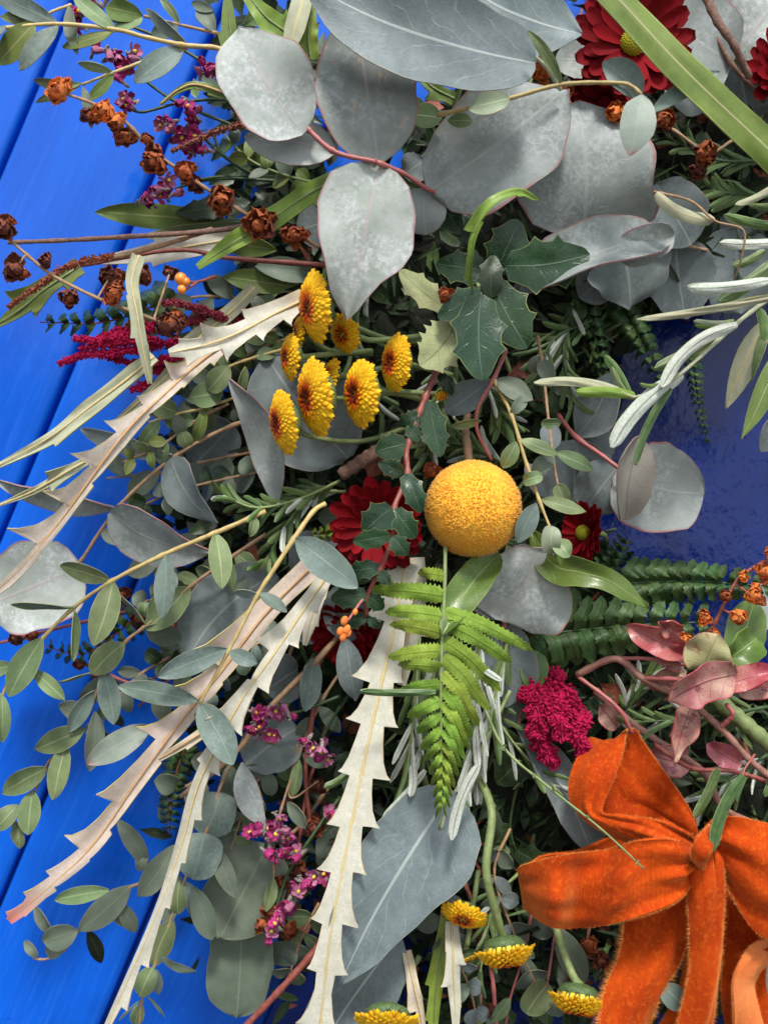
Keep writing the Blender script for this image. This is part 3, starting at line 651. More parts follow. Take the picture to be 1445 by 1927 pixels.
def single(label, x0, y0, h0, x1, y1, h1, hw, m, cat='leaf', name='leaf', group=None, b=0, c=1, **k):
    V, F, UV, mi = blade(k.pop('pts', None) or grid_pts(x0, y0, h0, x1, y1, h1, b, c), hw, **k)
    ms = m if isinstance(m, tuple) else (m, m); o = make(name, V, F, ms, None, P(x0, y0, h0), UV, mi)
    return tag(o, label, cat, group)
def ribbon_strip(t, name, stations, mat='velvet', n=40, nu=13, thick=.8, gather=(0, 0), wr=0, fuzz=1, seed=0):
    """stations: ((ax,ay,ah),(bx,by,bh)[,bulge mm])"""
    A = smooth([P(*s[0]) for s in stations], n); B = smooth([P(*s[1]) for s in stations], n)
    bul = np.interp(np.linspace(0, 1, n), np.linspace(0, 1, len(stations)), [s[2] if len(s) > 2 else 0 for s in stations])
    us = np.linspace(0, 1, nu); G = np.zeros((n, nu, 3)); U = np.zeros((n, nu, 2)); r_ = random.Random(seed)
    ph = [r_.random() * 6.28 for _ in range(6)]
    for j, u in enumerate(us): G[:, j] = A * (1 - u) + B * u; U[:, j, 0] = u; U[:, j, 1] = np.linspace(0, 1, n)
    dv = np.gradient(G, axis=0); du = np.gradient(G, axis=1); N = nrm(np.cross(du, dv)); 
    for j, u in enumerate(us):
        tt = np.linspace(0, 1, n)
        w_ = (sin(pi * u) * bul * 1.5 + wr * (np.sin(tt * 9 + u * 5 + ph[0]) * .5 + np.sin(u * 9 + tt * 4 + ph[1]) * .5 + .45 * np.sin(u * 15 + tt * 11 + ph[2]) + .25 * np.sin(u * 23 - tt * 19 + ph[3]))
              + (gather[0] * np.clip(1 - tt / .28, 0, 1) ** 1.3 + gather[1] * np.clip(1 - (1 - tt) / .28, 0, 1) ** 1.3) * (sin(u * 15.5 + ph[4]) + .5 * sin(u * 27 + ph[5]))) * .001
        G[:, j] += OUT * w_[:, None]
    dv = np.gradient(G, axis=0); du = np.gradient(G, axis=1); N = nrm(np.cross(du, dv))
    V, F, UV, mi = shell(G, N, U, thick / 1000)
    V[: n * nu] += (N.reshape(-1, 3) * (thick * .2 / 1000))
    o = make(name, V, F, (mat, mat), t, None, UV, mi)
    if fuzz:
        b = MB(); q = .0010
        for (E, sgn) in ((G[:, 0], -1), (G[:, -1], 1)):
            D = (G[:, 0] - G[:, 1]) if sgn < 0 else (G[:, -1] - G[:, -2]); D = nrm(D); ss = smooth(E, 6 * n)
            for i in range(len(ss)):
                for r2 in range(7):
                    k = min(i // 6, n - 1); nk = N[k, 0 if sgn < 0 else -1]; g = nrm(D[k] + nk * rng.uniform(-.9, .9) + np.array([rng.gauss(0, .35) for _ in range(3)])); p0 = ss[i] - D[k] * .0004 - nk * rng.uniform(0, thick / 1000)
                    l = q * rng.uniform(.4, 1.3) * fuzz; x_ = nrm(np.cross(g, [.3, .9, .1])) * .000045
                    b.add([p0 - x_, p0 + x_, p0 + g * l], [[0, 1, 2]])
        f = b.make('fringe', 'fibre', o); f['kind'] = 'stuff'
    return o

def autosprig(label, pts, n, size=44, hw=17, mats=('olive_leaf', 'gum_leaf'), smat='tan_stem', r=3, roll=30, sh=.72):
    """a leafy twig: leaves in pairs along the stem"""
    q = smooth(pts, 80); L_ = []
    for i in range(n):
        f = .08 + .9 * (i // 2 + .5) / ((n + 1) // 2); k = min(int(f * 79), 78); c = q[k]; d = q[k + 1] - q[k]; a = math.atan2(d[1], d[0]) + (1 if i % 2 else -1) * rng.uniform(.55, 1.35)
        l = size * rng.uniform(.7, 1.2) * (1 - .3 * f)
        L_.append((c[0], c[1], c[0] + cos(a) * l, c[1] + sin(a) * l, hw * rng.uniform(.7, 1.15) * (1 - .25 * f), dict(m=rng.choice(mats), roll=rng.uniform(-roll, roll), dh=rng.uniform(-6, 3))))
    return sprig('gum_sprig', label, 'eucalyptus sprig', [(pts, r, r * .6)], L_, smat=smat)
# ================================================================== the door
door = thing('blue_door', 'glossy blue painted tongue-and-groove door the wreath hangs on', 'door', np.array([0, 0.0, 0.45]))
PW = 267 * S(0)          # board width
n0 = 123                 # groove positions across the boards in grid units
def board(x0, x1, name, mat, zf=0.0):
    # x along world X; front face at y=0 with rounded arrises and a bead
    prof = [(x0 + .0007, .006), (x0 + .0008, .0018), (x0 + .0014, .0004), (x0 + .0032, .0)]
    k = 10
    prof += [(x0 + .0045 + (x1 - x0 - .009) * i / k, .00012 * sin(i * 2.1 + x0 * 90)) for i in range(1, k)]
    prof += [(x1 - .0032, .0), (x1 - .0014, .0004), (x1 - .0008, .0018), (x1 - .0007, .006)]
    V = []; F = []; nz_ = 13
    for i in range(nz_):
        z = .45 + 2.0 * i / (nz_ - 1)
        for (x, y) in prof: V.append((x, y + zf, z))
    m = len(prof)
    for i in range(nz_ - 1):
        for j in range(m - 1): F.append([i * m + j, i * m + j + 1, (i + 1) * m + j + 1, (i + 1) * m + j])
    b = len(V); 
    for i in (0, nz_ - 1):
        V += [(prof[0][0], .03, .45 + 2.0 * i / (nz_ - 1)), (prof[-1][0], .03, .45 + 2.0 * i / (nz_ - 1))]
    F.append([b, b + 2, (nz_ - 1) * m, 0]); F.append([m - 1, nz_ * m - 1, b + 3, b + 1])
    make(name, V, F, mat, door, np.array([(x0 + x1) / 2, 0, .45]), np.zeros((len(V), 2)))
gx0 = (n0 - (722.5 * cos(ROLL) + 963.5 * sin(ROLL))) * S(0)
for k in range(-3, 4): board(gx0 + k * PW, gx0 + (k + 1) * PW, 'board', 'blue_paint')
board(gx0 + 4 * PW + .002, gx0 + 4 * PW + .52, 'panel', 'shaded_blue_paint')
V = [(-.45, .0075, .45), (.75, .0075, .45), (.75, .0075, 2.45), (-.45, .0075, 2.45), (-.45, .045, .45), (.75, .045, .45), (.75, .045, 2.45), (-.45, .045, 2.45)]
make('backing', V, [[0, 1, 2, 3], [5, 4, 7, 6], [1, 5, 6, 2], [4, 0, 3, 7], [3, 2, 6, 7], [4, 5, 1, 0]], 'blue_paint', door, np.array([0, .0075, .45]), np.zeros((8, 2)), shade=False)

# ================================================================== wreath ring and its dark inner foliage
CX, CY, RM, RW = 1490, 900, 690, 255
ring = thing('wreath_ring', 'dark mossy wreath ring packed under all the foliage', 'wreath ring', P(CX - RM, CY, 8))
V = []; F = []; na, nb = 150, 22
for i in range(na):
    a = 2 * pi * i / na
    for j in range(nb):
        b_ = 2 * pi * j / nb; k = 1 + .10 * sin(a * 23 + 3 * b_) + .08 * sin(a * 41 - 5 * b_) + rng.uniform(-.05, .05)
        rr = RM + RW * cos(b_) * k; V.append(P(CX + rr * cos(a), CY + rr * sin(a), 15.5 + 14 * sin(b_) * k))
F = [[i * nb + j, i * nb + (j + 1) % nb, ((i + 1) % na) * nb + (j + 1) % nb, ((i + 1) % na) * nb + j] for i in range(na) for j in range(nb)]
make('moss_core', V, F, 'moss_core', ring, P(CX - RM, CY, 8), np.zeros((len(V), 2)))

def filler(label, count, matsel, zone, hr, size, name, prof_asp=(.3, .6), cat='foliage', need=False):
    """uncountable small background leaves: one object"""
    V = []; F = []; U = []; MI = []; n = 0; us = np.array([-1, 0, 1.])
    tsl = np.array([0, .25, .6, 1.]); wl = np.array([.2, .95, .9, .06])
    if need: wl = np.array([.6, 1, 1, .3])
    for i in range(count):
        q = zone()
        if q is None: continue
        x, y = q; h = rng.uniform(*hr); s = S(h); ln = rng.uniform(*size) * s; hw = ln * rng.uniform(*prof_asp) * .5
        a = rng.random() * 6.28 if not need else math.atan2(y - CY, x - CX) + rng.gauss(0, .9)
        D = basis(cos(a), sin(a), rng.uniform(-.35, .6)); N = nrm(OUT + np.array([rng.gauss(0, .55), rng.gauss(0, .3), rng.gauss(0, .55)])); N = nrm(N - D * (N @ D)); R = np.cross(D, N)
        c = P(x, y, h)
        for t, w_ in zip(tsl, wl):
            for u in us: V.append(c + D * t * ln + R * u * w_ * hw + N * (abs(u) * .25 * hw - t * t * ln * .12)); U.append(((u + 1) / 2, t))
        for r_ in range(3):
            for u in range(2): b = n + r_ * 3 + u; F.append([b, b + 1, b + 4, b + 3])
        n += 12; MI += [matsel()] * 6
    return V, F, U, MI
def ringzone(r0, r1):
    def f():
        a = rng.uniform(pi * .42, pi * 1.62); r = rng.uniform(r0, r1); return CX + r * cos(a), CY + r * sin(a)
    return f
def stuff(name, label, cat, parts, mats):
    V = []; F = []; U = []; MI = []
    for (v, f, u, mi) in parts:
        o = len(V); V += v; F += [[k + o for k in q] for q in f]; U += u; MI += mi
    ob = make(name, V, F, mats, None, None, U, MI); tag(ob, label, cat, None, 'stuff')
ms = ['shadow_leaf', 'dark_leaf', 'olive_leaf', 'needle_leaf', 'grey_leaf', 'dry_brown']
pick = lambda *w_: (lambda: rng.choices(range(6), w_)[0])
stuff('underfoliage', 'dense leaves and needles, coloured dark to stand for shade, filling the wreath between the larger sprigs', 'foliage', [
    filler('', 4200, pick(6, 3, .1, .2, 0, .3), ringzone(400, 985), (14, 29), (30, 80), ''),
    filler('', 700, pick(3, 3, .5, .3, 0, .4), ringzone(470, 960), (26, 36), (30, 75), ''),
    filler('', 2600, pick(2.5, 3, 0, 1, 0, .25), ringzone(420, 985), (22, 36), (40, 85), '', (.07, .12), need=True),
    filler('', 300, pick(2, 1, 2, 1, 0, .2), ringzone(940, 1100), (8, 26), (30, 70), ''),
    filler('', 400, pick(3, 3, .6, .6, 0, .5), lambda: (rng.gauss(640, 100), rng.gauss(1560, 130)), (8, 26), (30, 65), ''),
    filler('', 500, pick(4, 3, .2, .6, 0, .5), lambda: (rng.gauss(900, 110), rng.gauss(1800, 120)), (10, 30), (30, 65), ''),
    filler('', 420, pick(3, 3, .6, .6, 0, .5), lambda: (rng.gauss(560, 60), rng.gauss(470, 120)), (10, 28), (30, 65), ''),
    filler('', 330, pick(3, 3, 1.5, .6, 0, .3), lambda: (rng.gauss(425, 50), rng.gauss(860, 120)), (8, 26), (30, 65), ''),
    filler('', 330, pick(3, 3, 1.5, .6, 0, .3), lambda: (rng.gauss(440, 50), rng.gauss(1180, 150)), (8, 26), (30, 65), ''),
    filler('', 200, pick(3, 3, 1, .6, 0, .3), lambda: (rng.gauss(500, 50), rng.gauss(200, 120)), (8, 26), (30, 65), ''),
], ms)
# ================================================================== large silver eucalyptus
SK = dict(roll=0, twist=0, fold=.07, cup=.12, thick=.45, wave=.075, wf=1.6)
def D(**k): q = dict(SK); q.update(k); return q
sprig('silver_eucalyptus', 'frosted silver eucalyptus sprig with red stem hanging over the yellow flowers', 'eucalyptus sprig',
  [([(560, 228, 79), (580, 243, 80), (630, 285, 82), (708, 304, 83)], 5.5, 4.5), ([(708, 304, 83), (760, 326, 78), (806, 356, 70), (850, 372, 55)], 5, 4.5)],
  [(572, 250, 448, 52, 88, D(m='frosted_leaf', prof='oval', dh=4, c=2, h=81, b=10, cup=.16, roll=-8)),
   (630, 286, 462, 262, 45, D(m='frosted_leaf', prof='oval', dh=-4, h=76, b=-8)),
   (712, 306, 668, 22, 96, D(m='scarred_leaf', prof='oval', dh=-2, h=78, b=0, cup=.1)),
   (712, 308, 653, 603, 95, D(m='frosted_leaf', dh=-6, h=81, b=0, c=3, cup=.1, nt=26, prof=([(0, .12), (.04, .42), (.12, .72), (.3, .95), (.5, .96), (.62, .86), (.72, .52), (.82, .33), (.93, .16), (1, .01)], [(0, .12), (.03, .5), (.12, .92), (.32, 1), (.5, .88), (.62, .72), (.72, .60), (.83, .44), (.93, .22), (1, .01)]))),
   (808, 358, 1065, 168, 112, D(m='silver_leaf', prof=([(0, .1), (.05, .45), (.2, .8), (.45, .98), (.7, .9), (.88, .5), (1, .03)], [(0, .1), (.05, .5), (.2, .88), (.45, 1), (.7, .86), (.88, .5), (1, .03)]), dh=3, h=67, c=3, cup=.06)),
   (800, 356, 800, 442, 42, D(m='silver_leaf', prof='round', dh=-2, h=64))],
  smat='pink_stem')
sprig('silver_eucalyptus', 'long pointed grey-blue eucalyptus leaves with pale midribs across the top edge', 'eucalyptus sprig',
  [([(1055, 168, 74), (1030, 128, 80), (1000, 100, 84)], 4, 3.5)],
  [(1008, 118, 560, -40, 92, D(m='slate_leaf', dh=2, h=86, b=22, c=3, prof=([(0, .15), (.02, .42), (.08, .62), (.25, .86), (.45, 1), (.6, .96), (.8, .6), (1, .02)], [(0, .15), (.02, .5), (.08, .72), (.25, .98), (.45, 1), (.6, .88), (.8, .5), (1, .02)]))),
   (1095, 62, 860, -40, 74, D(m='slate_leaf', dh=-4, h=70, prof='lance', b=16))], smat='white_green_stem')
sprig('silver_eucalyptus', 'broad grey eucalyptus leaves with curled folded rims right of the dark holly', 'eucalyptus sprig',
  [([(1085, 420, 46), (1100, 440, 50), (1190, 470, 54)], 4, 3.5)],
  [(1095, 445, 1085, 190, 135, D(m='silver_leaf', dh=2, h=56, b=-12, c=6, cup=.06, prof=([(0, .2), (.08, .7), (.25, .98), (.5, .98), (.7, .85), (.88, .5), (1, .03)], [(0, .2), (.05, .7), (.14, .98), (.24, 1.04), (.32, .92), (.5, .9), (.7, .82), (.88, .55), (1, .03)]))),
   (968, 548, 1262, 452, 62, D(m='silver_leaf', dh=3, h=60, b=22, c=7, cup=.45, roll=30, prof=([(0, .1), (.1, .6), (.3, .95), (.6, .9), (.85, .7), (1, .1)], [(0, .1), (.1, .5), (.3, 1), (.6, 1.1), (.85, .7), (1, .1)]))),
   (1160, 478, 1268, 440, 36, D(m='frosted_leaf', dh=2, h=63, cup=.3, roll=-20, prof='round'))], smat='tan_stem')
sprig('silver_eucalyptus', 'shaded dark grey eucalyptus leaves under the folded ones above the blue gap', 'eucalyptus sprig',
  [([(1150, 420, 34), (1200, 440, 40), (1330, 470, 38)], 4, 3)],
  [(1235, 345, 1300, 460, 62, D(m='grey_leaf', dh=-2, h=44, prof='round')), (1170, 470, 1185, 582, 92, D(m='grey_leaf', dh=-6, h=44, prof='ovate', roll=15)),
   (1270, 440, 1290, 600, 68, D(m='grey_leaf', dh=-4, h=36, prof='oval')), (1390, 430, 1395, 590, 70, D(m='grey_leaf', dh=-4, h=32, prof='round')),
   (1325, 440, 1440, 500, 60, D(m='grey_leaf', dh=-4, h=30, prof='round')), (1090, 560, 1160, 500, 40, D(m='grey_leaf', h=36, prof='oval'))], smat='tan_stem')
sprig('silver_eucalyptus', 'pale silver eucalyptus leaves behind the fuzzy stem in the top right corner', 'eucalyptus sprig',
  [([(1440, 190, 50), (1370, 110, 54), (1310, -10, 56)], 5, 4)],
  [(1378, 118, 1235, 20, 95, D(m='silver_leaf', dh=3, h=52, prof='round', c=3)), (1385, 100, 1480, -20, 90, D(m='frosted_leaf', dh=2, h=50, prof='round')),
   (1130, 115, 1045, 110, 38, D(m='frosted_leaf', dh=0, h=44, prof='round')), (1390, 120, 1410, 230, 62, D(m='grey_leaf', dh=-6, h=40, prof='round')), (1260, 150, 1330, 200, 40, D(m='grey_leaf', h=38, prof='round'))], smat='bark')
sprig('silver_eucalyptus', 'smooth pale grey eucalyptus leaves below and left of the yellow button flowers', 'eucalyptus sprig',
  [([(560, 770, 44), (440, 800, 45), (325, 862, 43), (222, 955, 42), (152, 1056, 40), (120, 1100, 38)], 4.5, 3)],
  [(655, 862, 500, 668, 100, D(m='grey_leaf', dh=4, h=45, prof='oval', c=2, label='large round grey leaf')), (520, 952, 432, 712, 36, D(m='silver_leaf', dh=6, h=55, prof='lance', roll=20, b=-22, cup=.3)),
   (322, 862, 408, 985, 42, D(m='grey_leaf', dh=6, h=45, prof='ovate', b=-14, roll=-28)), (325, 856, 152, 806, 20, D(m='grey_leaf', dh=-4, roll=30, b=8)),
   (222, 958, -8, 902, 27, D(m='silver_leaf', dh=5, roll=35, prof='lance', b=10, cup=.3)), (205, 965, 400, 1040, 56, D(m='silver_leaf', dh=5, h=48, prof='ovate', b=-18, roll=-30)),
   (152, 1066, -30, 1140, 84, D(m='frosted_leaf', dh=2, h=38, prof='round', c=2)), (440, 800, 360, 880, 48, D(m='grey_leaf', dh=-8, h=30, prof='round'))], smat='tan_stem')
sprig('blue_gum_spray', 'rounded dull grey-green eucalyptus leaves hanging against the blue at bottom left', 'eucalyptus sprig',
  [([(620, 1480, 30), (560, 1560, 32), (500, 1600, 33), (462, 1722, 33)], 4, 3)],
  [(505, 1592, 415, 1765, 74, D(m='olive_leaf', dh=3, h=36, prof='round', label='olive grey round leaf')), (455, 1722, 445, 1916, 62, D(m='olive_leaf', dh=-1, h=32, prof='round')),
   (455, 1435, 500, 1558, 25, D(m='silver_leaf', dh=4, h=46, prof='lance', b=-10)), (560, 1370, 462, 1440, 52, D(m='grey_leaf', dh=4, h=38, prof='round')),
   (560, 1260, 500, 1300, 48, D(m='grey_leaf', dh=6, h=38, prof='round', roll=25)), (590, 1240, 575, 1340, 24, D(m='blue_gum_leaf', dh=4, h=44, roll=40)),
   (620, 1560, 640, 1650, 40, D(m='olive_leaf', h=26, prof='round')), (480, 1790, 590, 1800, 24, D(m='olive_leaf', h=24))], smat='tan_stem')
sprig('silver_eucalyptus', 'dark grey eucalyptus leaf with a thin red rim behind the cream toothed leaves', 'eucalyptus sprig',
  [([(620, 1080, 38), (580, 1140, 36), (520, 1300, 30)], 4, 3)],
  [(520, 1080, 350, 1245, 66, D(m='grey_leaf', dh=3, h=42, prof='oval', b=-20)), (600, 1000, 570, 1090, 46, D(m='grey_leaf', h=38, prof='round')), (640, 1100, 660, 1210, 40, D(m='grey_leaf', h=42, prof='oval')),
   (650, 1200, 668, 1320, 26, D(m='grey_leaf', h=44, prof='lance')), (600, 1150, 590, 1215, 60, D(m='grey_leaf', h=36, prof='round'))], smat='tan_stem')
sprig('silver_eucalyptus', 'pale blue-grey heart shaped eucalyptus leaves directly under the round yellow ball', 'eucalyptus sprig',
  [([(940, 1400, 34), (955, 1300, 40), (948, 1168, 52), (935, 1080, 54)], 4, 3)],
  [(945, 1170, 1030, 1035, 102, D(m='frosted_leaf', dh=6, h=54, prof=([(0, .15), (.05, .55), (.2, .75), (.5, .8), (.8, .6), (1, .05)], [(0, .15), (.04, .6), (.2, .95), (.45, 1.0), (.7, .9), (.9, .5), (1, .05)]), c=2)),
   (925, 1180, 958, 1330, 62, D(m='grey_leaf', dh=-2, h=48, prof='round')), (1010, 1035, 975, 1100, 44, D(m='silver_leaf', h=50, prof='round')), (948, 1165, 900, 1050, 50, D(m='silver_leaf', h=52, prof='oval'))], smat='pink_stem')
sprig('silver_eucalyptus', 'large slate blue eucalyptus leaf with branching pale veins at the bottom centre', 'eucalyptus sprig',
  [([(900, 1440, 52), (850, 1500, 58), (830, 1560, 63)], 4, 3)],
  [(852, 1488, 637, 1856, 112, D(m='slate_leaf', dh=2, h=60, b=-10, c=4, cup=.05, nt=28, prof=([(0, .06), (.03, .5), (.1, .85), (.24, 1.0), (.4, .95), (.6, .72), (.8, .42), (.93, .16), (1, .01)], [(0, .06), (.03, .35), (.12, .62), (.3, .80), (.5, .78), (.7, .66), (.82, .50), (.93, .24), (1, .01)]))),
   (752, 1765, 585, 2010, 74, D(m='slate_leaf', dh=-2, h=50, b=-8, prof='oval'))], smat='white_green_stem')
sprig('silver_eucalyptus', 'grey-green strap shaped eucalyptus leaf diving behind the velvet bow', 'eucalyptus sprig',
  [([(980, 1330, 40), (975, 1370, 44)], 4, 3.5)], [(975, 1368, 1112, 1604, 46, D(m='grey_leaf', dh=2, h=46, b=14, prof=([(0, .2), (.3, .75), (.7, 1), (.92, .95), (1, .1)], [(0, .1), (.3, .6), (.7, .8), (.88, .5), (1, .1)]), roll=10)),
   (1000, 1290, 940, 1370, 30, D(m='grey_leaf', h=40))], smat='tan_stem')
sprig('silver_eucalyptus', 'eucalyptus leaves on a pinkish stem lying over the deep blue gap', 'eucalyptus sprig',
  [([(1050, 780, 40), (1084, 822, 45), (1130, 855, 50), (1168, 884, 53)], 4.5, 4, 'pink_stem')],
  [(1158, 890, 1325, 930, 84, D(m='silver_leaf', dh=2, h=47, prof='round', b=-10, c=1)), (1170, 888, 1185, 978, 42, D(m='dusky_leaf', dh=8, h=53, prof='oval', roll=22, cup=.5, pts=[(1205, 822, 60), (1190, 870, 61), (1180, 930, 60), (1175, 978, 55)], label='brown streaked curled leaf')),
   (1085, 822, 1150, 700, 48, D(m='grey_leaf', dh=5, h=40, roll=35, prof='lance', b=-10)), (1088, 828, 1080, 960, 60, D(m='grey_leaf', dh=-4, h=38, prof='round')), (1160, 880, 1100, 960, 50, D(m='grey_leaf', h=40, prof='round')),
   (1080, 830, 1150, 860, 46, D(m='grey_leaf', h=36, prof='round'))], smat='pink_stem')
sprig('silver_eucalyptus', 'silver leaf ends showing left of and behind the bright green toothed strap', 'eucalyptus sprig',
  [([(700, 420, 40), (640, 410, 44)], 4, 3)], [(645, 408, 562, 432, 44, D(m='grey_leaf', h=46, prof='round')), (660, 430, 610, 470, 34, D(m='grey_leaf', h=42, prof='round')), (760, 330, 800, 300, 30, D(m='grey_leaf', h=46))], smat='tan_stem')
tag(single('curved grey leaf edge at the right border beside the orange berries', 1500, 1110, 30, 1400, 1165, 32, 44, 'silver_leaf', name='eucalyptus_leaf', prof='round'), None, None)
single('pale grey leaf showing right of the curled orange ribbon end', 1470, 1760, 38, 1410, 1870, 40, 46, 'frosted_leaf', name='eucalyptus_leaf', prof='round')
single('small round grey-green leaf lying across the gap between the ribbon tails', 1248, 1858, 60, 1292, 1898, 60, 23, 'blue_gum_leaf', name='eucalyptus_leaf', prof='round', nu=7, nt=14)
# ================================================================== small-leaved eucalyptus sprigs
R0 = dict(b=0)
sprig('gum_sprig', 'long arching yellow-stemmed sprig whose green leaves reach the left edge', 'eucalyptus sprig',
  [([(500, 962, 60), (405, 1003, 62), (312, 1042, 62), (211, 1093, 62), (137, 1145, 61), (77, 1205, 60), (28, 1260, 58), (0, 1320, 56)], 5, 2.8)],
  [(406, 1003, 418, 1108, 22, dict(dh=4)), (312, 1043, 304, 1166, 21, dict(dh=5, m='blue_gum_leaf')), (208, 1093, 113, 1064, 19), (213, 1094, 176, 1216, 27, dict(dh=5, roll=0)),
   (140, 1143, 20, 1138, 13, dict(roll=62)), (141, 1147, 137, 1244, 13, dict(roll=65)), (80, 1201, 16, 1312, 27, dict(roll=0)), (62, 1262, 122, 1319, 15), (25, 1252, -35, 1270, 17), (3, 1305, 4, 1398, 14, dict(roll=40)),
   (480, 972, 470, 1010, 10, dict(roll=30))])
sprig('gum_sprig', 'second green sprig trailing just below the arching one over the blue', 'eucalyptus sprig',
  [([(500, 1005, 50), (430, 1052, 51), (356, 1106, 52), (274, 1178, 52), (235, 1210, 51), (192, 1275, 50), (172, 1330, 48), (130, 1392, 46), (88, 1440, 44), (60, 1500, 42), (22, 1545, 40)], 4, 2)],
  [(428, 1052, 440, 1115, 12, dict(roll=50)), (358, 1105, 276, 1186, 29, dict(roll=-8)), (300, 1120, 330, 1075, 18, dict(m='blue_gum_leaf')), (275, 1176, 225, 1120, 10, dict(roll=55)), (234, 1210, 172, 1270, 25, dict(roll=0)), (195, 1262, 214, 1364, 22, dict(roll=0, m='blue_gum_leaf')),
   (178, 1300, 130, 1378, 17, dict(m='blue_gum_leaf')), (172, 1266, 108, 1284, 8, dict(roll=65)), (272, 1180, 340, 1205, 24, dict(m='olive_leaf', dh=-6)), (200, 1270, 150, 1330, 18, dict(m='olive_leaf', dh=-5)),
   (160, 1372, 66, 1412, 23, dict(roll=0)), (180, 1340, 168, 1452, 18, dict(roll=25, m='olive_leaf')), (124, 1400, 100, 1506, 20, dict(roll=5)), (90, 1446, 4, 1494, 22, dict(roll=5)), (62, 1488, 53, 1572, 22, dict(roll=0)),
   (35, 1515, -8, 1562, 20), (24, 1545, 38, 1598, 14), (170, 1345, 110, 1330, 18, dict(m='olive_leaf'))], mat='gum_leaf', smat='tan_stem')
sprig('gum_sprig', 'blue-green leaves on a straight yellow stem crossing the cream toothed leaves', 'eucalyptus sprig',
  [([(612, 948, 70), (590, 962, 72), (553, 1014, 75), (510, 1080, 76), (486, 1118, 76), (430, 1226, 75), (376, 1324, 72)], 5, 3)],
  [(554, 1014, 673, 1106, 32, dict(roll=0, dh=3, c=3)), (488, 1116, 540, 1152, 13, dict(roll=35)), (486, 1120, 440, 1116, 11, dict(roll=40)), (428, 1222, 297, 1274, 23, dict(roll=0)), (432, 1226, 484, 1250, 15),
   (374, 1320, 222, 1291, 22, dict(roll=0)), (377, 1326, 438, 1440, 30, dict(roll=10, prof='oval')), (285, 1365, 164, 1438, 26, dict(roll=0, h=64, m='tipped_leaf'))], mat='blue_gum_leaf')
sprig('gum_sprig', 'curling twig of dark oval leaves in the bottom left corner', 'eucalyptus sprig',
  [([(330, 1640, 40), (256, 1666, 40), (200, 1692, 40), (150, 1750, 40), (118, 1792, 38), (85, 1806, 37), (62, 1804, 36)], 3.2, 2)],
  [(246, 1667, 148, 1753, 25, dict(roll=0)), (205, 1676, 104, 1694, 16, dict(m='gum_leaf')), (277, 1634, 218, 1543, 17, dict(b=-6)), (260, 1688, 328, 1590, 24), (146, 1752, 80, 1772, 24, dict(roll=0)), (100, 1760, 64, 1708, 14),
   (120, 1790, 86, 1792, 14), (70, 1805, 45, 1772, 10), (165, 1752, 192, 1812, 14, dict(roll=40, m='shadow_leaf')), (226, 1700, 256, 1756, 15, dict(roll=20)), (262, 1640, 270, 1600, 12), (200, 1700, 235, 1745, 12, dict(m='olive_leaf'))], mat='olive_leaf', smat='tan_stem')
sprig('coin_leaf_sprig', 'sprig with coin shaped grey-green leaves beside the long cream toothed leaf', 'eucalyptus sprig',
  [([(440, 1430, 38), (415, 1480, 42), (390, 1560, 46), (350, 1650, 46), (318, 1740, 45), (290, 1820, 44), (268, 1880, 42), (262, 1935, 41)], 3.4, 2)],
  [(415, 1492, 385, 1572, 42, dict(prof='round', roll=0, dh=3)), (385, 1568, 362, 1655, 42, dict(prof='round', roll=0, dh=3)), (338, 1658, 335, 1722, 18, dict(m='gum_leaf')), (326, 1732, 288, 1820, 24, dict(roll=0, m='gum_leaf')),
   (288, 1822, 262, 1876, 20, dict(roll=0, m='gum_leaf', prof='oval')), (290, 1824, 298, 1872, 12), (266, 1890, 254, 1932, 13, dict(m='gum_leaf')), (270, 1880, 224, 1920, 3), (278, 1876, 310, 1916, 3),
   (400, 1590, 442, 1690, 18, dict(m='olive_leaf', roll=20)), (365, 1670, 400, 1768, 22, dict(m='olive_leaf', roll=15)), (350, 1660, 376, 1740, 16), (300, 1800, 370, 1830, 8, dict(m='olive_leaf', b=-6)), (340, 1650, 312, 1750, 16, dict(m='olive_leaf'))], mat='blue_gum_leaf', smat='tan_stem')
sprig('gum_sprig', 'sprig with pale veined leaves branching over the blue in the top left corner', 'eucalyptus sprig',
  [([(440, 98, 74), (400, 88, 75), (345, 84, 77), (270, 68, 79), (219, 55, 81), (110, 44, 84), (0, 52, 86)], 5, 3.4), ([(352, 88, 76), (300, 104, 77), (214, 135, 80), (155, 158, 80)], 3.6, 2.4), ([(410, 62, 70), (340, 46, 73), (270, 29, 75)], 3.4, 2.6, 'tan_stem'), ([(135, 8, 78), (100, 20, 80), (70, 38, 80)], 3, 2.5)],
  [(108, 42, -20, -18, 19, dict(m='blue_gum_leaf')), (66, 42, -4, 120, 27, dict(m='moss_leaf', roll=0, dh=-3)), (109, 48, 36, 132, 20, dict(m='blue_gum_leaf', roll=0)), (68, 36, 0, 30, 12), (4, 48, -20, 70, 18, dict(m='blue_gum_leaf')),
   (218, 54, 138, -8, 16), (214, 58, 118, 88, 14, dict(m='moss_leaf')), (268, 28, 198, 12, 20, dict(m='moss_leaf')), (268, 32, 214, 50, 18), (350, 80, 275, 14, 12, dict(m='blue_gum_leaf', roll=40)), (345, 90, 253, 154, 25, dict(m='blue_gum_leaf', roll=0)),
   (212, 134, 145, 118, 9, dict(roll=45)), (214, 138, 164, 188, 11, dict(m='moss_leaf')), (154, 156, 64, 150, 10, dict(b=6)), (150, 160, 68, 192, 9), (156, 162, 172, 242, 10, dict(m='olive_leaf')), (338, 44, 300, -6, 8), (336, 48, 284, 62, 15, dict(m='blue_gum_leaf')),
   (130, 10, 146, 102, 13, dict(m='olive_leaf')), (405, 60, 372, 12, 16, dict(m='olive_leaf')), (400, 20, 360, 4, 10, dict(m='olive_leaf'))], mat='gum_leaf')
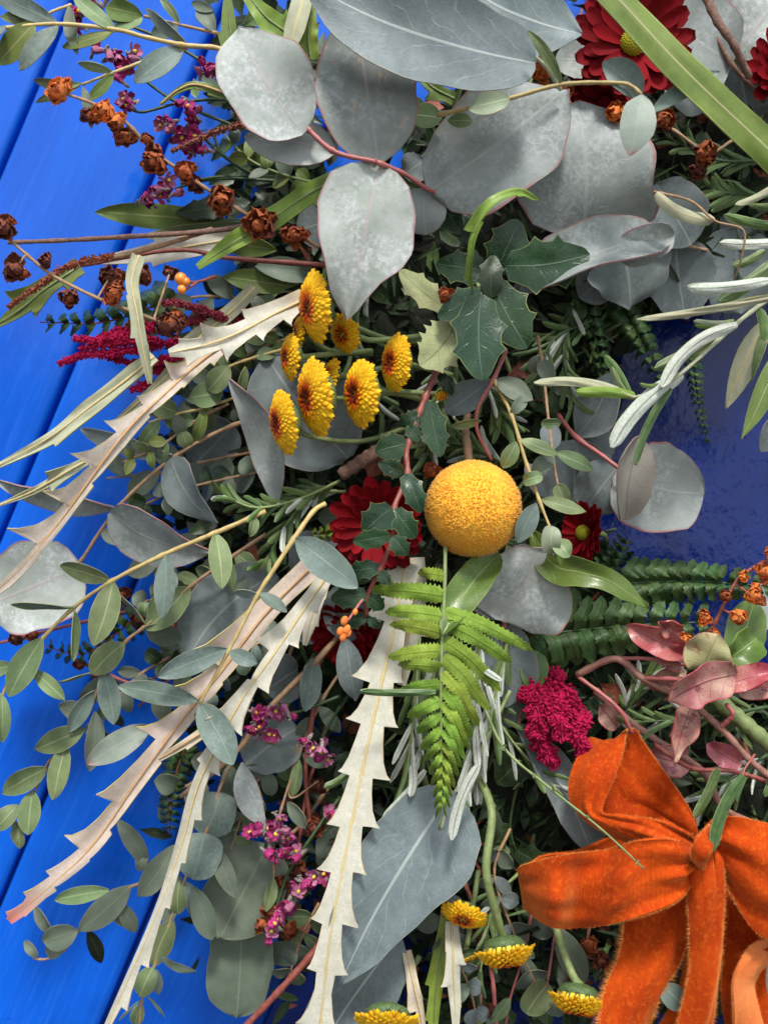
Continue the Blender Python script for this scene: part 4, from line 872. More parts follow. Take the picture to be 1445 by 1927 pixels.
sprig('gum_sprig', 'soft grey-green leaves on slim stems left of the yellow button flowers', 'eucalyptus sprig',
  [([(540, 655, 50), (480, 672, 50), (430, 690, 50), (395, 712, 48)], 3, 2.4), ([(480, 735, 46), (385, 767, 46), (335, 778, 46), (280, 795, 44)], 3, 2.2), ([(520, 620, 44), (420, 640, 42), (360, 660, 40)], 3, 2)],
  [(430, 688, 390, 736, 22, dict(roll=0)), (420, 738, 357, 748, 24, dict(roll=0)), (335, 776, 280, 756, 21), (384, 768, 366, 832, 12, dict(m='moss_leaf')), (424, 690, 414, 650, 12), (462, 690, 452, 740, 10, dict(roll=40)), (480, 672, 520, 660, 14),
   (500, 640, 455, 625, 15), (420, 640, 380, 615, 14), (300, 790, 262, 840, 14), (330, 780, 345, 820, 14, dict(m='olive_leaf')), (395, 712, 356, 700, 16, dict(m='olive_leaf')), (360, 660, 320, 700, 14, dict(m='olive_leaf')), (415, 645, 400, 700, 12, dict(m='olive_leaf'))], mat='gum_leaf', smat='yellow_stem')
sprig('gum_sprig', 'leaves on a reddish stem that drops to the top of the round yellow ball', 'eucalyptus sprig',
  [([(952, 660, 58), (928, 715, 62), (900, 765, 62), (898, 810, 60), (925, 866, 56)], 4.4, 3, 'pink_stem'), ([(930, 716, 62), (962, 780, 66), (990, 870, 69), (1016, 945, 72), (1042, 1012, 74), (1052, 1050, 72)], 4, 2.2), ([(1012, 632, 50), (1022, 700, 55), (1032, 790, 60), (1042, 870, 64), (1050, 915, 66)], 3.2, 2.4, 'tan_stem')],
  [(920, 716, 836, 775, 32, dict(m='grey_leaf', roll=-20, h=58)), (935, 714, 1003, 752, 22, dict(m='olive_leaf')), (905, 792, 850, 803, 10, dict(m='gum_leaf', roll=40)), (978, 826, 1050, 856, 15, dict(roll=25)), (972, 832, 945, 880, 16), (985, 905, 1020, 895, 13, dict(prof='round')),
   (1018, 940, 1102, 962, 15, dict(roll=25)), (1010, 948, 974, 1022, 20, dict(m='blue_gum_leaf', roll=10)), (1040, 990, 1037, 1042, 19, dict(prof='round', m='pale_gum_leaf', h=77)), (1046, 1015, 1072, 1048, 18, dict(m='gum_leaf')), (1050, 1040, 1056, 1062, 6, dict(m='lime_leaf')), (1044, 1040, 1046, 1062, 4, dict(m='lime_leaf')),
   (1018, 798, 1056, 796, 10, dict(prof='round')), (1032, 800, 1038, 846, 20, dict(m='grey_leaf', prof='round')), (1045, 852, 1116, 884, 16, dict(roll=20)), (1042, 860, 1000, 890, 16, dict(m='olive_leaf')), (1049, 912, 1063, 948, 15, dict(prof='round')), (1018, 670, 998, 700, 16, dict(m='olive_leaf')), (1020, 675, 1040, 720, 16, dict(m='olive_leaf')),
   (960, 780, 990, 745, 12, dict(m='olive_leaf')), (990, 872, 1030, 935, 22, dict(m='grey_leaf', h=60))], mat='gum_leaf')
sprig('gum_sprig', 'creamy yellow stem with blue-green leaves looping in front of the red flower', 'eucalyptus sprig',
  [([(822, 216, 80), (890, 200, 84), (960, 184, 88), (1058, 158, 90), (1160, 155, 93), (1190, 162, 94), (1207, 178, 95)], 4.6, 3.6)],
  [(962, 184, 881, 204, 21, dict(m='pale_gum_leaf', roll=0, dh=-2, cup=.2)), (832, 222, 772, 214, 24, dict(m='gum_leaf', roll=0, h=74)), (890, 226, 842, 226, 14, dict(m='gum_leaf', h=74)), (1056, 156, 994, 56, 11, dict(m='gum_leaf', roll=20, dh=3)), (1204, 186, 1134, 116, 30, dict(roll=0, dh=-2, h=92, b=-8)),
   (1208, 178, 1186, 292, 34, dict(roll=0, m='tipped_leaf', dh=2)), (1224, 214, 1354, 134, 18, dict(roll=15, h=95, b=6))], mat='blue_gum_leaf')
sprig('gum_sprig', 'thin red stalked sprig of small leaves under the side-facing button flowers', 'eucalyptus sprig',
  [([(1090, 1680, 34), (1050, 1740, 40), (1035, 1820, 44), (1028, 1860, 46)], 3, 2.4, 'pink_stem'), ([(1000, 1720, 34), (985, 1800, 36), (960, 1880, 36), (950, 1940, 36)], 3, 2, 'pink_stem')],
  [(1052, 1748, 1102, 1850, 26, dict(m='olive_leaf', h=48, roll=0)), (1032, 1852, 990, 1908, 28, dict(prof='round', m='gum_leaf', roll=0)), (1036, 1870, 1050, 1915, 18, dict(m='olive_leaf')), (985, 1800, 1010, 1860, 16, dict(m='olive_leaf')), (960, 1880, 925, 1925, 14, dict(m='gum_leaf')), (990, 1760, 950, 1800, 18, dict(m='olive_leaf')), (1000, 1740, 1040, 1760, 18, dict(m='olive_leaf'))], mat='gum_leaf')
sprig('gum_sprig', 'dim cluster of dangling leaves between the two bottom toothed leaves', 'eucalyptus sprig',
  [([(650, 1250, 36), (600, 1330, 38), (560, 1430, 40), (520, 1560, 42), (515, 1660, 42)], 3, 2), ([(560, 1400, 40), (545, 1500, 40), (600, 1470, 40)], 2.4, 2)],
  [(600, 1330, 640, 1380, 14), (562, 1430, 550, 1500, 12, dict(m='gum_leaf')), (520, 1560, 500, 1600, 10), (514, 1652, 500, 1716, 12, dict(m='gum_leaf')), (540, 1510, 575, 1560, 14), (590, 1350, 560, 1390, 14), (610, 1310, 570, 1320, 12), (570, 1420, 620, 1440, 14)], mat='olive_leaf', smat='tan_stem')
sprig('gum_sprig', 'shadowed leafy stems in the gap between the upper cream toothed leaves', 'eucalyptus sprig',
  [([(480, 850, 30), (380, 870, 32), (300, 890, 32), (200, 900, 30)], 3, 2), ([(440, 560, 30), (360, 560, 34), (270, 600, 32)], 3, 2), ([(420, 1030, 34), (330, 1060, 34), (230, 1020, 30)], 3, 2)],
  [(380, 870, 330, 930, 24), (340, 880, 290, 840, 22), (300, 890, 240, 930, 22), (430, 860, 400, 930, 24), (250, 895, 200, 860, 18), (360, 560, 300, 590, 20), (400, 560, 360, 620, 18), (300, 580, 270, 640, 18), (440, 560, 390, 520, 18),
   (330, 1060, 280, 1020, 20), (380, 1045, 330, 1010, 22), (300, 1050, 240, 1080, 20), (420, 1040, 380, 1100, 22), (290, 1040, 330, 1120, 22), (240, 1025, 190, 1000, 16)], mat='olive_leaf', smat='tan_stem')
sprig('gum_sprig', 'dark leaves and thin stems low behind the trailing green sprigs', 'eucalyptus sprig',
  [([(480, 1150, 24), (400, 1200, 26), (340, 1260, 26), (260, 1330, 26)], 3, 2, 'pink_stem'), ([(420, 1440, 26), (350, 1480, 26), (300, 1500, 24)], 3, 2)],
  [(400, 1200, 350, 1180, 20), (380, 1215, 300, 1220, 24), (340, 1260, 280, 1240, 22), (345, 1262, 350, 1330, 22), (300, 1290, 250, 1290, 18), (300, 1300, 310, 1360, 20), (420, 1440, 360, 1430, 22), (380, 1465, 360, 1530, 24), (340, 1480, 290, 1470, 22), (430, 1440, 440, 1520, 22), (440, 1170, 400, 1150, 20)], mat='olive_leaf')

# ================================================================== long saw-toothed leaves
banksia('longest cream toothed leaf running straight down the centre to the bottom edge', [(762, 1060, 56), (745, 1170, 60), (715, 1300, 64), (682, 1450, 67), (652, 1600, 68), (622, 1760, 68), (600, 1960, 66)],
  [(683, 1160), (660, 1275), (650, 1355), (636, 1452), (615, 1547), (597, 1628), (585, 1727), (577, 1821), (556, 1925)], [(770, 1190), (757, 1290), (748, 1373), (735, 1466), (715, 1558), (690, 1641), (676, 1738), (655, 1834), (640, 1950)], 46, notch=.49, cup=.14, wave=.16)
banksia('white toothed leaf narrowing to the bottom edge between the pale pink one and the centre', [(628, 1066, 66), (580, 1135, 70), (520, 1225, 72), (462, 1305, 72), (415, 1390, 70), (372, 1480, 68), (345, 1580, 66), (308, 1690, 64), (262, 1800, 62), (196, 1945, 60)],
  [(490, 1200), (480, 1270), (400, 1340), (375, 1420)], [(600, 1152), (565, 1216), (514, 1298), (472, 1368), (424, 1447), (385, 1532), (357, 1610), (328, 1700), (285, 1815), (247, 1896)], 23, notch=.56, cup=.3, roll=-12, wave=.3)
banksia('pinkish cream toothed leaf slanting down to the lower left with a broken pink tip', [(585, 1068, 60), (500, 1155, 63), (420, 1260, 65), (335, 1365, 66), (255, 1475, 66), (180, 1585, 65), (110, 1655, 64), (18, 1733, 62)],
  [(373, 1217), (313, 1284), (268, 1356), (195, 1480), (128, 1565), (95, 1632), (52, 1673), (14, 1714)], [(478, 1215), (420, 1282), (368, 1338), (300, 1420), (211, 1555), (173, 1612), (108, 1665), (52, 1722)], 32, 'pink_cream_leaf', notch=.58, cup=.3, wave=.25, rib='rust_rib')
banksia('big cream toothed leaf arching from the middle down to the left edge', [(432, 640, 62), (372, 684, 74), (305, 745, 83), (250, 798, 84), (200, 860, 84), (150, 930, 83), (95, 1005, 80), (40, 1070, 77), (-20, 1125, 74)],
  [(352, 672), (288, 710), (240, 765), (187, 808), (140, 862), (90, 925), (33, 990)], [(388, 700), (325, 750), (262, 797), (222, 855), (168, 915), (78, 1040), (20, 1105)], 26, 'blush_leaf', notch=.54, cup=.3, wave=.3, rib='rust_rib')
banksia('short cream toothed leaf pointing left beside the topmost yellow flower', [(575, 562, 62), (520, 588, 72), (450, 625, 80), (390, 648, 83), (318, 664, 84)],
  [(388, 690), (342, 682), (470, 655)], [(538, 548), (493, 560), (440, 590), (386, 605), (336, 628)], 31, 'cream_leaf', notch=.6, cup=.2, roll=8)
banksia('narrow sage coloured leaf sweeping left below the crimson tassels', [(290, 670, 66), (240, 712, 68), (170, 765, 69), (90, 825, 69), (-20, 884, 67)], [(172, 745)], [(110, 838)], 17, 'sage_leaf', notch=.97, cup=.3, wave=.2)
banksia('thin sage leaf low at the left edge behind the arching cream one', [(180, 858, 52), (130, 885, 53), (60, 925, 54), (-20, 958, 54)], [(88, 890)], [(100, 925)], 10, 'sage_leaf', notch=.8, cup=.3)
banksia('upright sage green toothed leaf hanging across the crimson tassels', [(262, 480, 76), (248, 530, 78), (258, 590, 80), (268, 650, 80), (282, 722, 78)], [(243, 560), (247, 640)], [(267, 572), (278, 650), (282, 690)], 17, 'sage_leaf', notch=.75, cup=.2)
banksia('bright green toothed strap reaching down-left from behind the silver leaves', [(650, 325, 60), (580, 365, 66), (500, 418, 70), (430, 462, 71), (372, 502, 70)], [(440, 480), (505, 440)], [(548, 338), (470, 412)], 25, ('lime_leaf', 'lime_leaf'), notch=.85, cup=.12, rib='green_stem', rr=1.8)
banksia('olive green toothed strap standing up to the top edge left of the silver leaves', [(452, 190, 66), (440, 110, 66), (432, 40, 66), (428, -20, 66)], [(470, 150)], [(412, 130), (408, 60)], 24, ('moss_leaf', 'moss_leaf'), notch=.85, rib='green_stem')
banksia('yellow-green leaf curling to a dry brown tip beside the silver leaf', [(458, 198, 78), (430, 178, 80), (370, 158, 82), (335, 168, 82), (302, 195, 80)], [(420, 190)], [(400, 152), (365, 152)], 13, ('moss_leaf', 'cream_leaf'), notch=.7, rib='rust_rib')
banksia('green toothed leaf at the left edge carrying a brown catkin', [(150, 500, 56), (90, 540, 58), (40, 580, 58), (-15, 615, 58)], [(60, 618), (0, 600)], [(30, 545), (95, 500)], 26, ('moss_leaf', 'moss_leaf'), notch=.6, rib='green_stem')
banksia('pale leaf back lying flat behind the brown twig on the left', [(450, 448, 40), (360, 462, 42), (260, 480, 42), (165, 492, 42)], [(300, 500)], [(280, 450)], 22, 'cream_leaf', notch=.9)
banksia('small cream toothed leaf hanging from the bottom flower with green behind', [(850, 1735, 52), (852, 1800, 55), (855, 1870, 55), (858, 1960, 55)], [(828, 1852), (838, 1790)], [(878, 1812), (868, 1895)], 17, 'cream_leaf', notch=.75)
banksia('slim curling cream leaf at the bottom beside the lowest yellow flower', [(765, 1790, 50), (778, 1850, 54), (790, 1905, 54), (800, 1960, 54)], [(763, 1905)], [(795, 1880)], 12, 'pink_cream_leaf', notch=.8)
banksia('green toothed leaf filling behind the small cream one at the bottom', [(845, 1730, 40), (830, 1800, 44), (820, 1870, 44), (815, 1960, 44)], [(800, 1852), (800, 1920)], [(850, 1830)], 24, ('lime_leaf', 'lime_leaf'), notch=.6, rib='green_stem')
banksia('cream toothed leaf half hidden behind the red flower and the green fern', [(775, 1050, 44), (778, 1110, 46), (770, 1200, 48), (755, 1290, 48)], [(735, 1200)], [(815, 1200), (800, 1130)], 34, 'cream_leaf', notch=.7)
banksia('pinkish narrow toothed leaf behind the slanting one at lower left', [(470, 1310, 44), (400, 1365, 46), (330, 1410, 46), (270, 1445, 44)], [(385, 1365)], [(355, 1410)], 14, 'pink_cream_leaf', notch=.7, rib='rust_rib')
banksia('scalloped cream leaf back hanging straight below the blue-green leaf', [(618, 1060, 52), (600, 1120, 55), (585, 1165, 56), (573, 1215, 56)], [(573, 1180), (590, 1130)], [(600, 1180), (612, 1130)], 17, 'cream_leaf', notch=.8)
banksia('pale strap in shadow crossing behind the top cream toothed leaf', [(480, 540, 48), (430, 590, 50), (370, 640, 50), (300, 720, 48), (210, 800, 46)], [(340, 640)], [(380, 655)], 17, 'sage_leaf', notch=.8)
banksia('lime green leaf at the top edge right of the olive strap', [(540, 60, 58), (500, 30, 58), (450, -30, 58)], [(540, 20)], [(480, 60)], 30, ('lime_leaf', 'lime_leaf'), notch=.8, rib='green_stem')
banksia('lime green leaf tucked between the two silver leaves at the top', [(585, 112, 58), (580, 60, 60), (590, 10, 60)], [(562, 50)], [(602, 50)], 22, ('lime_leaf', 'lime_leaf'), notch=.8, rib='green_stem')
banksia('yellow-green prickly leaf beside the dark gap under the long slate leaf', [(855, 185, 54), (810, 160, 56), (785, 125, 56), (768, 100, 54)], [(850, 170), (795, 110)], [(800, 190), (770, 130)], 20, ('moss_leaf', 'moss_leaf'), notch=.6, rib='green_stem')
single('beige blunt leaf back at the top edge between two lime leaves', 575, -20, 62, 545, 88, 64, 20, 'sage_leaf', prof='strap', cup=.2)
single('glossy green strap leaf crossing the dark red flower in the top right', 1130, -40, 98, 1500, 330, 98, 33, 'strap_leaf', prof=[(0, .9), (.5, 1), (1, .95)], b=-8, c=2, nt=30, cup=-.12, thick=.6)
single('narrow bright green curled leaf with small teeth above the dark holly', 985, 362, 84, 886, 545, 74, 8.5, 'lime_leaf', pts=[(1012, 375, 80), (975, 360, 85), (925, 382, 88), (892, 440, 86), (884, 500, 82), (890, 548, 72)], prof=[(0, .2), (.15, .9), (.5, 1), (.85, .8), (1, .3)], teeth=([(902, 410), (935, 365), (960, 350)], [(915, 440), (890, 470), (900, 510)]), notch=.9, nt=24, cup=.2)
# stray greenish leaves behind on the left
sprig('long_leaf_spray', 'plain green leaves fanned behind the brown twigs on the upper left', 'leaf spray', [([(560, 400, 34), (480, 410, 36), (400, 415, 36)], 3, 2)],
  [(420, 415, 180, 398, 24, dict(m='moss_leaf', roll=5)), (470, 380, 330, 400, 22, dict(m='dark_leaf', jag=5)), (480, 420, 260, 445, 14, dict(m='gum_leaf')), (560, 420, 480, 360, 20, dict(m='dark_leaf', jag=4)), (520, 470, 400, 450, 20, dict(m='moss_leaf')), (520, 300, 440, 280, 20, dict(m='moss_leaf')), (540, 330, 470, 330, 24, dict(m='dark_leaf')),
   (600, 520, 480, 500, 24, dict(m='olive_leaf')), (560, 540, 420, 520, 22, dict(m='moss_leaf')), (520, 600, 470, 540, 22, dict(m='dark_leaf'))], smat='green_stem', h=38)

autosprig('leafy twig in half shade between the round silver leaf and the curled dark leaf', [(520, 1060, 38), (430, 1085, 42), (340, 1110, 42), (250, 1140, 38)], 14, 50, 19)
autosprig('leafy twig in half shade above the pale drooping leaf at the left', [(520, 880, 38), (430, 900, 42), (330, 925, 42), (250, 960, 36)], 12, 50, 18, ('olive_leaf', 'dark_leaf'))
autosprig('short leafy twig behind the broad end of the white toothed leaf', [(560, 1180, 42), (470, 1220, 46), (400, 1290, 46), (360, 1360, 42)], 12, 50, 18, ('olive_leaf', 'blue_gum_leaf'))
autosprig('drooping leafy twig between the coin shaped leaves and the magenta spike', [(560, 1380, 36), (490, 1460, 40), (450, 1550, 40), (420, 1650, 38)], 12, 52, 19, ('olive_leaf', 'gum_leaf'))
autosprig('small green twig right under the narrow sage coloured leaf', [(430, 760, 40), (370, 790, 44), (300, 840, 44), (230, 870, 40)], 12, 44, 16, ('moss_leaf', 'gum_leaf'))
autosprig('dark leafy twig low behind the arching yellow-stemmed sprig', [(420, 1180, 26), (330, 1230, 28), (240, 1290, 28), (170, 1400, 26)], 14, 46, 17, ('olive_leaf', 'dark_leaf'))
autosprig('dark twig of small leaves under the short cream toothed leaf', [(560, 630, 40), (480, 660, 42), (420, 700, 42), (360, 740, 40)], 12, 42, 15, ('olive_leaf', 'moss_leaf'))
autosprig('green twig in shade below the red stemmed silver leaves', [(620, 350, 36), (540, 330, 42), (470, 300, 42), (420, 250, 38)], 10, 46, 16, ('olive_leaf', 'moss_leaf'), 'green_stem')
autosprig('little twig left of the slanting dark red stem near the bottom', [(600, 1700, 34), (570, 1760, 36), (540, 1850, 36)], 8, 44, 17, ('olive_leaf', 'gum_leaf'))
autosprig('hanging twig of grey leaves in shade between the bottom yellow flowers', [(860, 1640, 36), (830, 1740, 40), (880, 1850, 40), (900, 1930, 38)], 12, 50, 18, ('olive_leaf', 'grey_leaf'))
autosprig('grey leafy twig in shade left of the orange bow', [(960, 1560, 38), (930, 1640, 42), (960, 1740, 42), (1010, 1860, 40)], 12, 52, 18, ('olive_leaf', 'grey_leaf'))
# ================================================================== glossy greens and holly
HK = dict(jag=4, prof='oval', roll=0, cup=-.1, fold=.18, thick=.4, nt=16, nu=7)
def H(**k): q = dict(HK); q.update(k); return q
sprig('holly_sprig', 'dark glossy spiny holly leaves clustered above the round yellow ball', 'holly',
  [([(960, 700, 50), (930, 610, 58), (905, 552, 66), (900, 535, 64)], 4, 3.4)],
  [(905, 553, 908, 716, 46, H(h=73, dh=3, b=-6)), (925, 530, 992, 655, 44, H(h=68, dh=1)), (950, 500, 1110, 478, 46, H(h=66, dh=5, b=-8)), (930, 512, 975, 412, 36, H(h=62, dh=3)), (905, 548, 824, 598, 26, H(h=71)), (930, 512, 820, 496, 30, H(h=60)),
   (925, 560, 930, 480, 22, H(h=70, m='dark_leaf')), (820, 350, 870, 440, 24, H(h=56)), (860, 400, 900, 480, 24, H(h=50))], mat='holly_leaf', smat='green_stem')
sprig('holly_sprig', 'pale yellowish prickly leaf backs with dark net veins left of the dark holly', 'holly',
  [([(862, 600, 62), (850, 640, 58), (830, 690, 56)], 3.4, 3)],
  [(838, 580, 752, 508, 24, H(h=64, dh=2)), (862, 600, 790, 688, 42, H(h=66, dh=1, b=8, jag=6))], mat='pale_holly_leaf', smat='tan_stem')
sprig('holly_sprig', 'reddish stem with small spiny dark leaves passing in front of the red flower', 'holly',
  [([(832, 675, 56), (818, 705, 60), (792, 768, 64), (766, 845, 68), (766, 895, 71), (742, 955, 76), (738, 1010, 78), (716, 1070, 77), (692, 1120, 75), (690, 1160, 72)], 6.5, 3.5)],
  [(766, 835, 706, 850, 26, H(m='holly_leaf')), (768, 800, 790, 830, 14, H()), (806, 755, 828, 860, 24, H()), (760, 890, 712, 870, 16, H()), (762, 892, 792, 965, 20, H()), (738, 956, 684, 1002, 28, H(h=80)), (742, 958, 782, 1012, 22, H(h=79)), (734, 1008, 664, 1020, 18, H(h=82)), (738, 1010, 766, 1045, 17, H(h=83)),
   (716, 1068, 654, 1076, 17, H()), (712, 1075, 735, 1100, 12, H()), (690, 1118, 622, 1128, 20, H()), (692, 1118, 722, 1146, 15, H()), (688, 1160, 634, 1176, 16, H()), (690, 1162, 716, 1182, 9, H()), (826, 700, 852, 742, 12, H()), (790, 780, 750, 800, 14, H())],
  mat='holly_leaf', smat='red_stem')
t = thing('orange_bud_spray', 'tiny orange buds on a wine red stalk left of the green fern', 'buds', P(690, 1120, 74))
stem(t, 'stem', 'pink_stem', [(690, 1118, 74), (670, 1145, 78), (655, 1168, 80)], 3, 2)
Vb, Fb = ball_mesh(1, 10, 7)
for (x, y, r) in ((668, 1152, 5), (648, 1168, 7), (652, 1185, 7.5), (640, 1188, 6.5), (645, 1200, 6), (655, 1192, 6)):
    b = MB(); s = S(80); V = Vb.copy(); V[:, 2] *= 1.35; b.add(P(x, y, 80 + rng.uniform(-1, 2)) + V * r * s, Fb); b.make('bud', 'dry_orange', t)
single('oval glossy green leaf tucked between the yellow ball and the fern', 940, 1040, 60, 832, 1196, 78, 34, 'laurel_leaf', b=-10, prof='oval', roll=-12, fold=.15, nt=20)
single('twisted bright green leaf drooping over the dark fern right of the ball', 1000, 1000, 58, 1220, 1146, 68, 30, 'laurel_leaf', pts=[(1000, 1000, 56), (1040, 1062, 62), (1095, 1078, 68), (1150, 1095, 70), (1220, 1146, 68)], prof=[(0, .2), (.15, .9), (.4, 1), (.6, .75), (.8, .7), (1, .02)], wave=.18, twist=40, nt=28, fold=.2)
single('small dark green leaf below the fern at the slate leaf rim', 1010, 1225, 46, 1000, 1300, 48, 26, 'laurel_leaf', prof='oval')
single('olive green wedge leaf behind the orange berries at the right edge', 1420, 1130, 34, 1380, 1260, 36, 40, 'laurel_leaf', prof='oval')
sprig('dark_spray', 'toothed dark green leaves and hairy stems under the fern and beside the bow', 'leaf spray',
  [([(870, 1430, 44), (905, 1480, 46), (930, 1520, 47)], 4, 3.5, 'green_stem'), ([(980, 1450, 34), (960, 1560, 34), (990, 1640, 34)], 3, 2)],
  [(925, 1512, 880, 1490, 18, H()), (930, 1525, 925, 1590, 14, H()), (990, 1410, 935, 1475, 34, H(m='dark_leaf')), (1000, 1400, 1010, 1470, 28, H(m='dark_leaf')), (960, 1560, 900, 1580, 18, H(m='dark_leaf')), (970, 1600, 1030, 1640, 24, H(m='dark_leaf')), (925, 1590, 960, 1605, 10, H(m='gum_leaf')), (1000, 1380, 1040, 1400, 24, H(m='dark_leaf'))], mat='dark_leaf', smat='dark_green_stem')

# ================================================================== ferns
lp = [(836, 1084, 786, 1078, 13), (834, 1122, 692, 1112, 19), (833, 1160, 724, 1152, 17), (831, 1192, 734, 1176, 16), (830, 1225, 730, 1238, 16), (829, 1258, 748, 1252, 15), (828, 1290, 750, 1304, 15), (828, 1318, 766, 1352, 15), (828, 1345, 784, 1380, 13), (829, 1370, 792, 1412, 12), (830, 1395, 800, 1432, 10), (830, 1418, 808, 1458, 9), (830, 1440, 812, 1480, 8), (830, 1462, 816, 1502, 7), (829, 1484, 818, 1522, 6), (829, 1504, 820, 1540, 5)]
rp = [(838, 1150, 1004, 1226, 15), (838, 1175, 962, 1246, 17), (836, 1205, 944, 1302, 17), (835, 1235, 922, 1336, 17), (834, 1265, 902, 1368, 16), (833, 1295, 888, 1390, 14), (833, 1322, 882, 1412, 13), (833, 1350, 876, 1430, 11), (833, 1375, 868, 1446, 10), (833, 1400, 862, 1462, 9), (832, 1425, 856, 1484, 8), (832, 1448, 850, 1502, 7), (831, 1470, 846, 1522, 6), (830, 1492, 840, 1540, 5)]
frond('bright green fern frond hanging tip-down in the centre below the yellow ball', [(838, 1030, 70), (836, 1120, 74), (830, 1250, 77), (830, 1380, 78), (832, 1480, 77), (826, 1562, 74)], [(*p[:4], p[4] * (.84 - .24 * min(max((p[1] - 1250) / 250, 0), 1))) for p in lp + rp], hw=16, jag=17, nt=16, r=4)
def gen_pins(rach, n, L0, hw, a=70, L1=.15, both=True, taper=.9):
    q = smooth(rach, 60); out = []
    for i in range(n):
        f = (i + .3) / n; k = min(int(f * 59), 58); c = q[k]; d = q[k + 1] - q[k]; an = math.atan2(d[1], d[0]); l = L0 * (1 - (1 - L1) * f ** taper)
        for sd in (1, -1) if both else (1,):
            b_ = an + sd * radians(a + rng.uniform(-4, 4)); out.append((c[0], c[1], c[0] + cos(b_) * l, c[1] + sin(b_) * l, hw * (1 - .55 * f)))
    return out
LOBE = [(0, .7), (.15, .95), (.5, 1), (.8, .85), (.95, .5), (1, .15)]
r1 = [(1175, 1098, 42), (1300, 1094, 44), (1460, 1104, 44)]; frond('dark fern frond spotted rust and yellow below the deep blue gap', r1, gen_pins(r1, 13, 54, 16, 62, .5), 'dark_fern_leaf', 'dark_green_stem', jag=5, r=3, nt=12, prof=LOBE, cup=-.2, tipdrop=2)
r2 = [(1000, 1195, 42), (1180, 1178, 44), (1340, 1170, 44)]; frond('broad dark fern frond running right above the crimson cluster', r2, gen_pins(r2, 12, 76, 19, 72, .5), 'dark_fern_leaf', 'dark_green_stem', jag=5, r=3, nt=12, prof=LOBE, cup=-.2, tipdrop=2)
r3 = [(1160, 570, 30), (1205, 640, 34), (1250, 720, 34)]; frond('shaded fern tip hanging into the gap behind the pale rosemary', r3, gen_pins(r3, 9, 46, 11, 70, .3), 'dark_fern_leaf', 'dark_green_stem', jag=4, r=2.5, nt=10, prof=LOBE)
r4 = [(1300, 640, 26), (1312, 740, 28), (1332, 838, 28)]; frond('narrow dark fern tip pointing down over the blue reflections', r4, gen_pins(r4, 14, 24, 7, 65, .25), 'dark_fern_leaf', 'dark_green_stem', jag=3, r=2.4, nt=8, prof=LOBE)
r5 = [(1130, 1090, 36), (1160, 1040, 40), (1178, 1012, 41)]; frond('small upright fern piece with yellowed tips beside the twisted green leaf', r5, gen_pins(r5, 6, 36, 9, 60, .4), 'dark_fern_leaf', 'dark_green_stem', jag=3, r=2.4, nt=9, prof=LOBE)
r6 = [(350, 1400, 26), (325, 1480, 26), (318, 1570, 26)]; frond('dark fern tip with brown ends behind the pinkish toothed leaf', r6, gen_pins(r6, 12, 38, 9, 70, .4), 'dark_fern_leaf', 'red_stem', jag=3, r=2.4, nt=9, prof=LOBE)
r7 = [(330, 560, 44), (200, 605, 50), (75, 606, 52)]; frond('dry curled fern end poking left over the blue above the tassels', r7, gen_pins(r7, 10, 48, 14, 55, .3), 'dark_fern_leaf', 'catkin_brown', jag=3, r=2.4, nt=9, prof=LOBE, tipdrop=12)
r8 = [(260, 1160, 22), (160, 1230, 22), (80, 1215, 22)]; frond('dim fern frond low behind the round silver leaf', r8, gen_pins(r8, 10, 36, 9, 65, .4), 'dark_fern_leaf', 'red_stem', jag=3, r=2.4, nt=8, prof=LOBE)
r9 = [(640, 1000, 50), (600, 1005, 52), (585, 1003, 52)]; frond('little green fern end left of the central red flower', r9, gen_pins(r9, 4, 20, 7, 65, .5), 'fern_leaf', 'red_stem', jag=3, r=2, nt=7, prof=LOBE)
r10 = [(1090, 540, 32), (1120, 640, 34), (1140, 740, 32)]; frond('deep shaded fern in the dark gap right of the holly', r10, gen_pins(r10, 10, 42, 10, 68, .3), 'dark_fern_leaf', 'dark_green_stem', jag=3, r=2.4, nt=8, prof=LOBE)

# ================================================================== rosemary
WN = 'white_needle_leaf'
needles('pale rosemary branch reaching in from the right edge with white leaf undersides', [[(1500, 520, 66), (1445, 562, 72), (1390, 605, 78), (1290, 695, 82), (1235, 735, 82), (1190, 748, 80)]], n=0, smat='white_green_stem', r=5.5,
  extra=[(1285, 705, 1152, 842, 15, dict(m=WN, b=-16, dh=2)), (1388, 610, 1245, 728, 12, dict(m=WN, b=-22, h=84)), (1195, 748, 1005, 720, 9, dict(m='sage_leaf', b=-14)), (1195, 742, 1085, 738, 10, dict(m='lime_leaf', b=-3, dh=4)), (1370, 612, 1232, 694, 12, dict(b=6, h=72)), (1382, 606, 1306, 604, 7, dict(m='pale_gum_leaf')), (1382, 602, 1308, 612, 5, dict(m='lime_leaf')),
         (1470, 555, 1198, 601, 7, dict(m='sage_leaf', b=4, h=84)), (1450, 526, 1294, 541, 11, dict(m=WN, b=5, h=86)), (1460, 490, 1352, 566, 13, dict(b=6, h=74)), (1186, 745, 1138, 668, 8, dict(b=-4)), (1190, 745, 1150, 690, 6, dict(m='gum_leaf')), (1262, 730, 1196, 874, 8, dict(b=-8)), (1240, 722, 1205, 722, 4, {}), (1430, 580, 1440, 640, 10, {})])
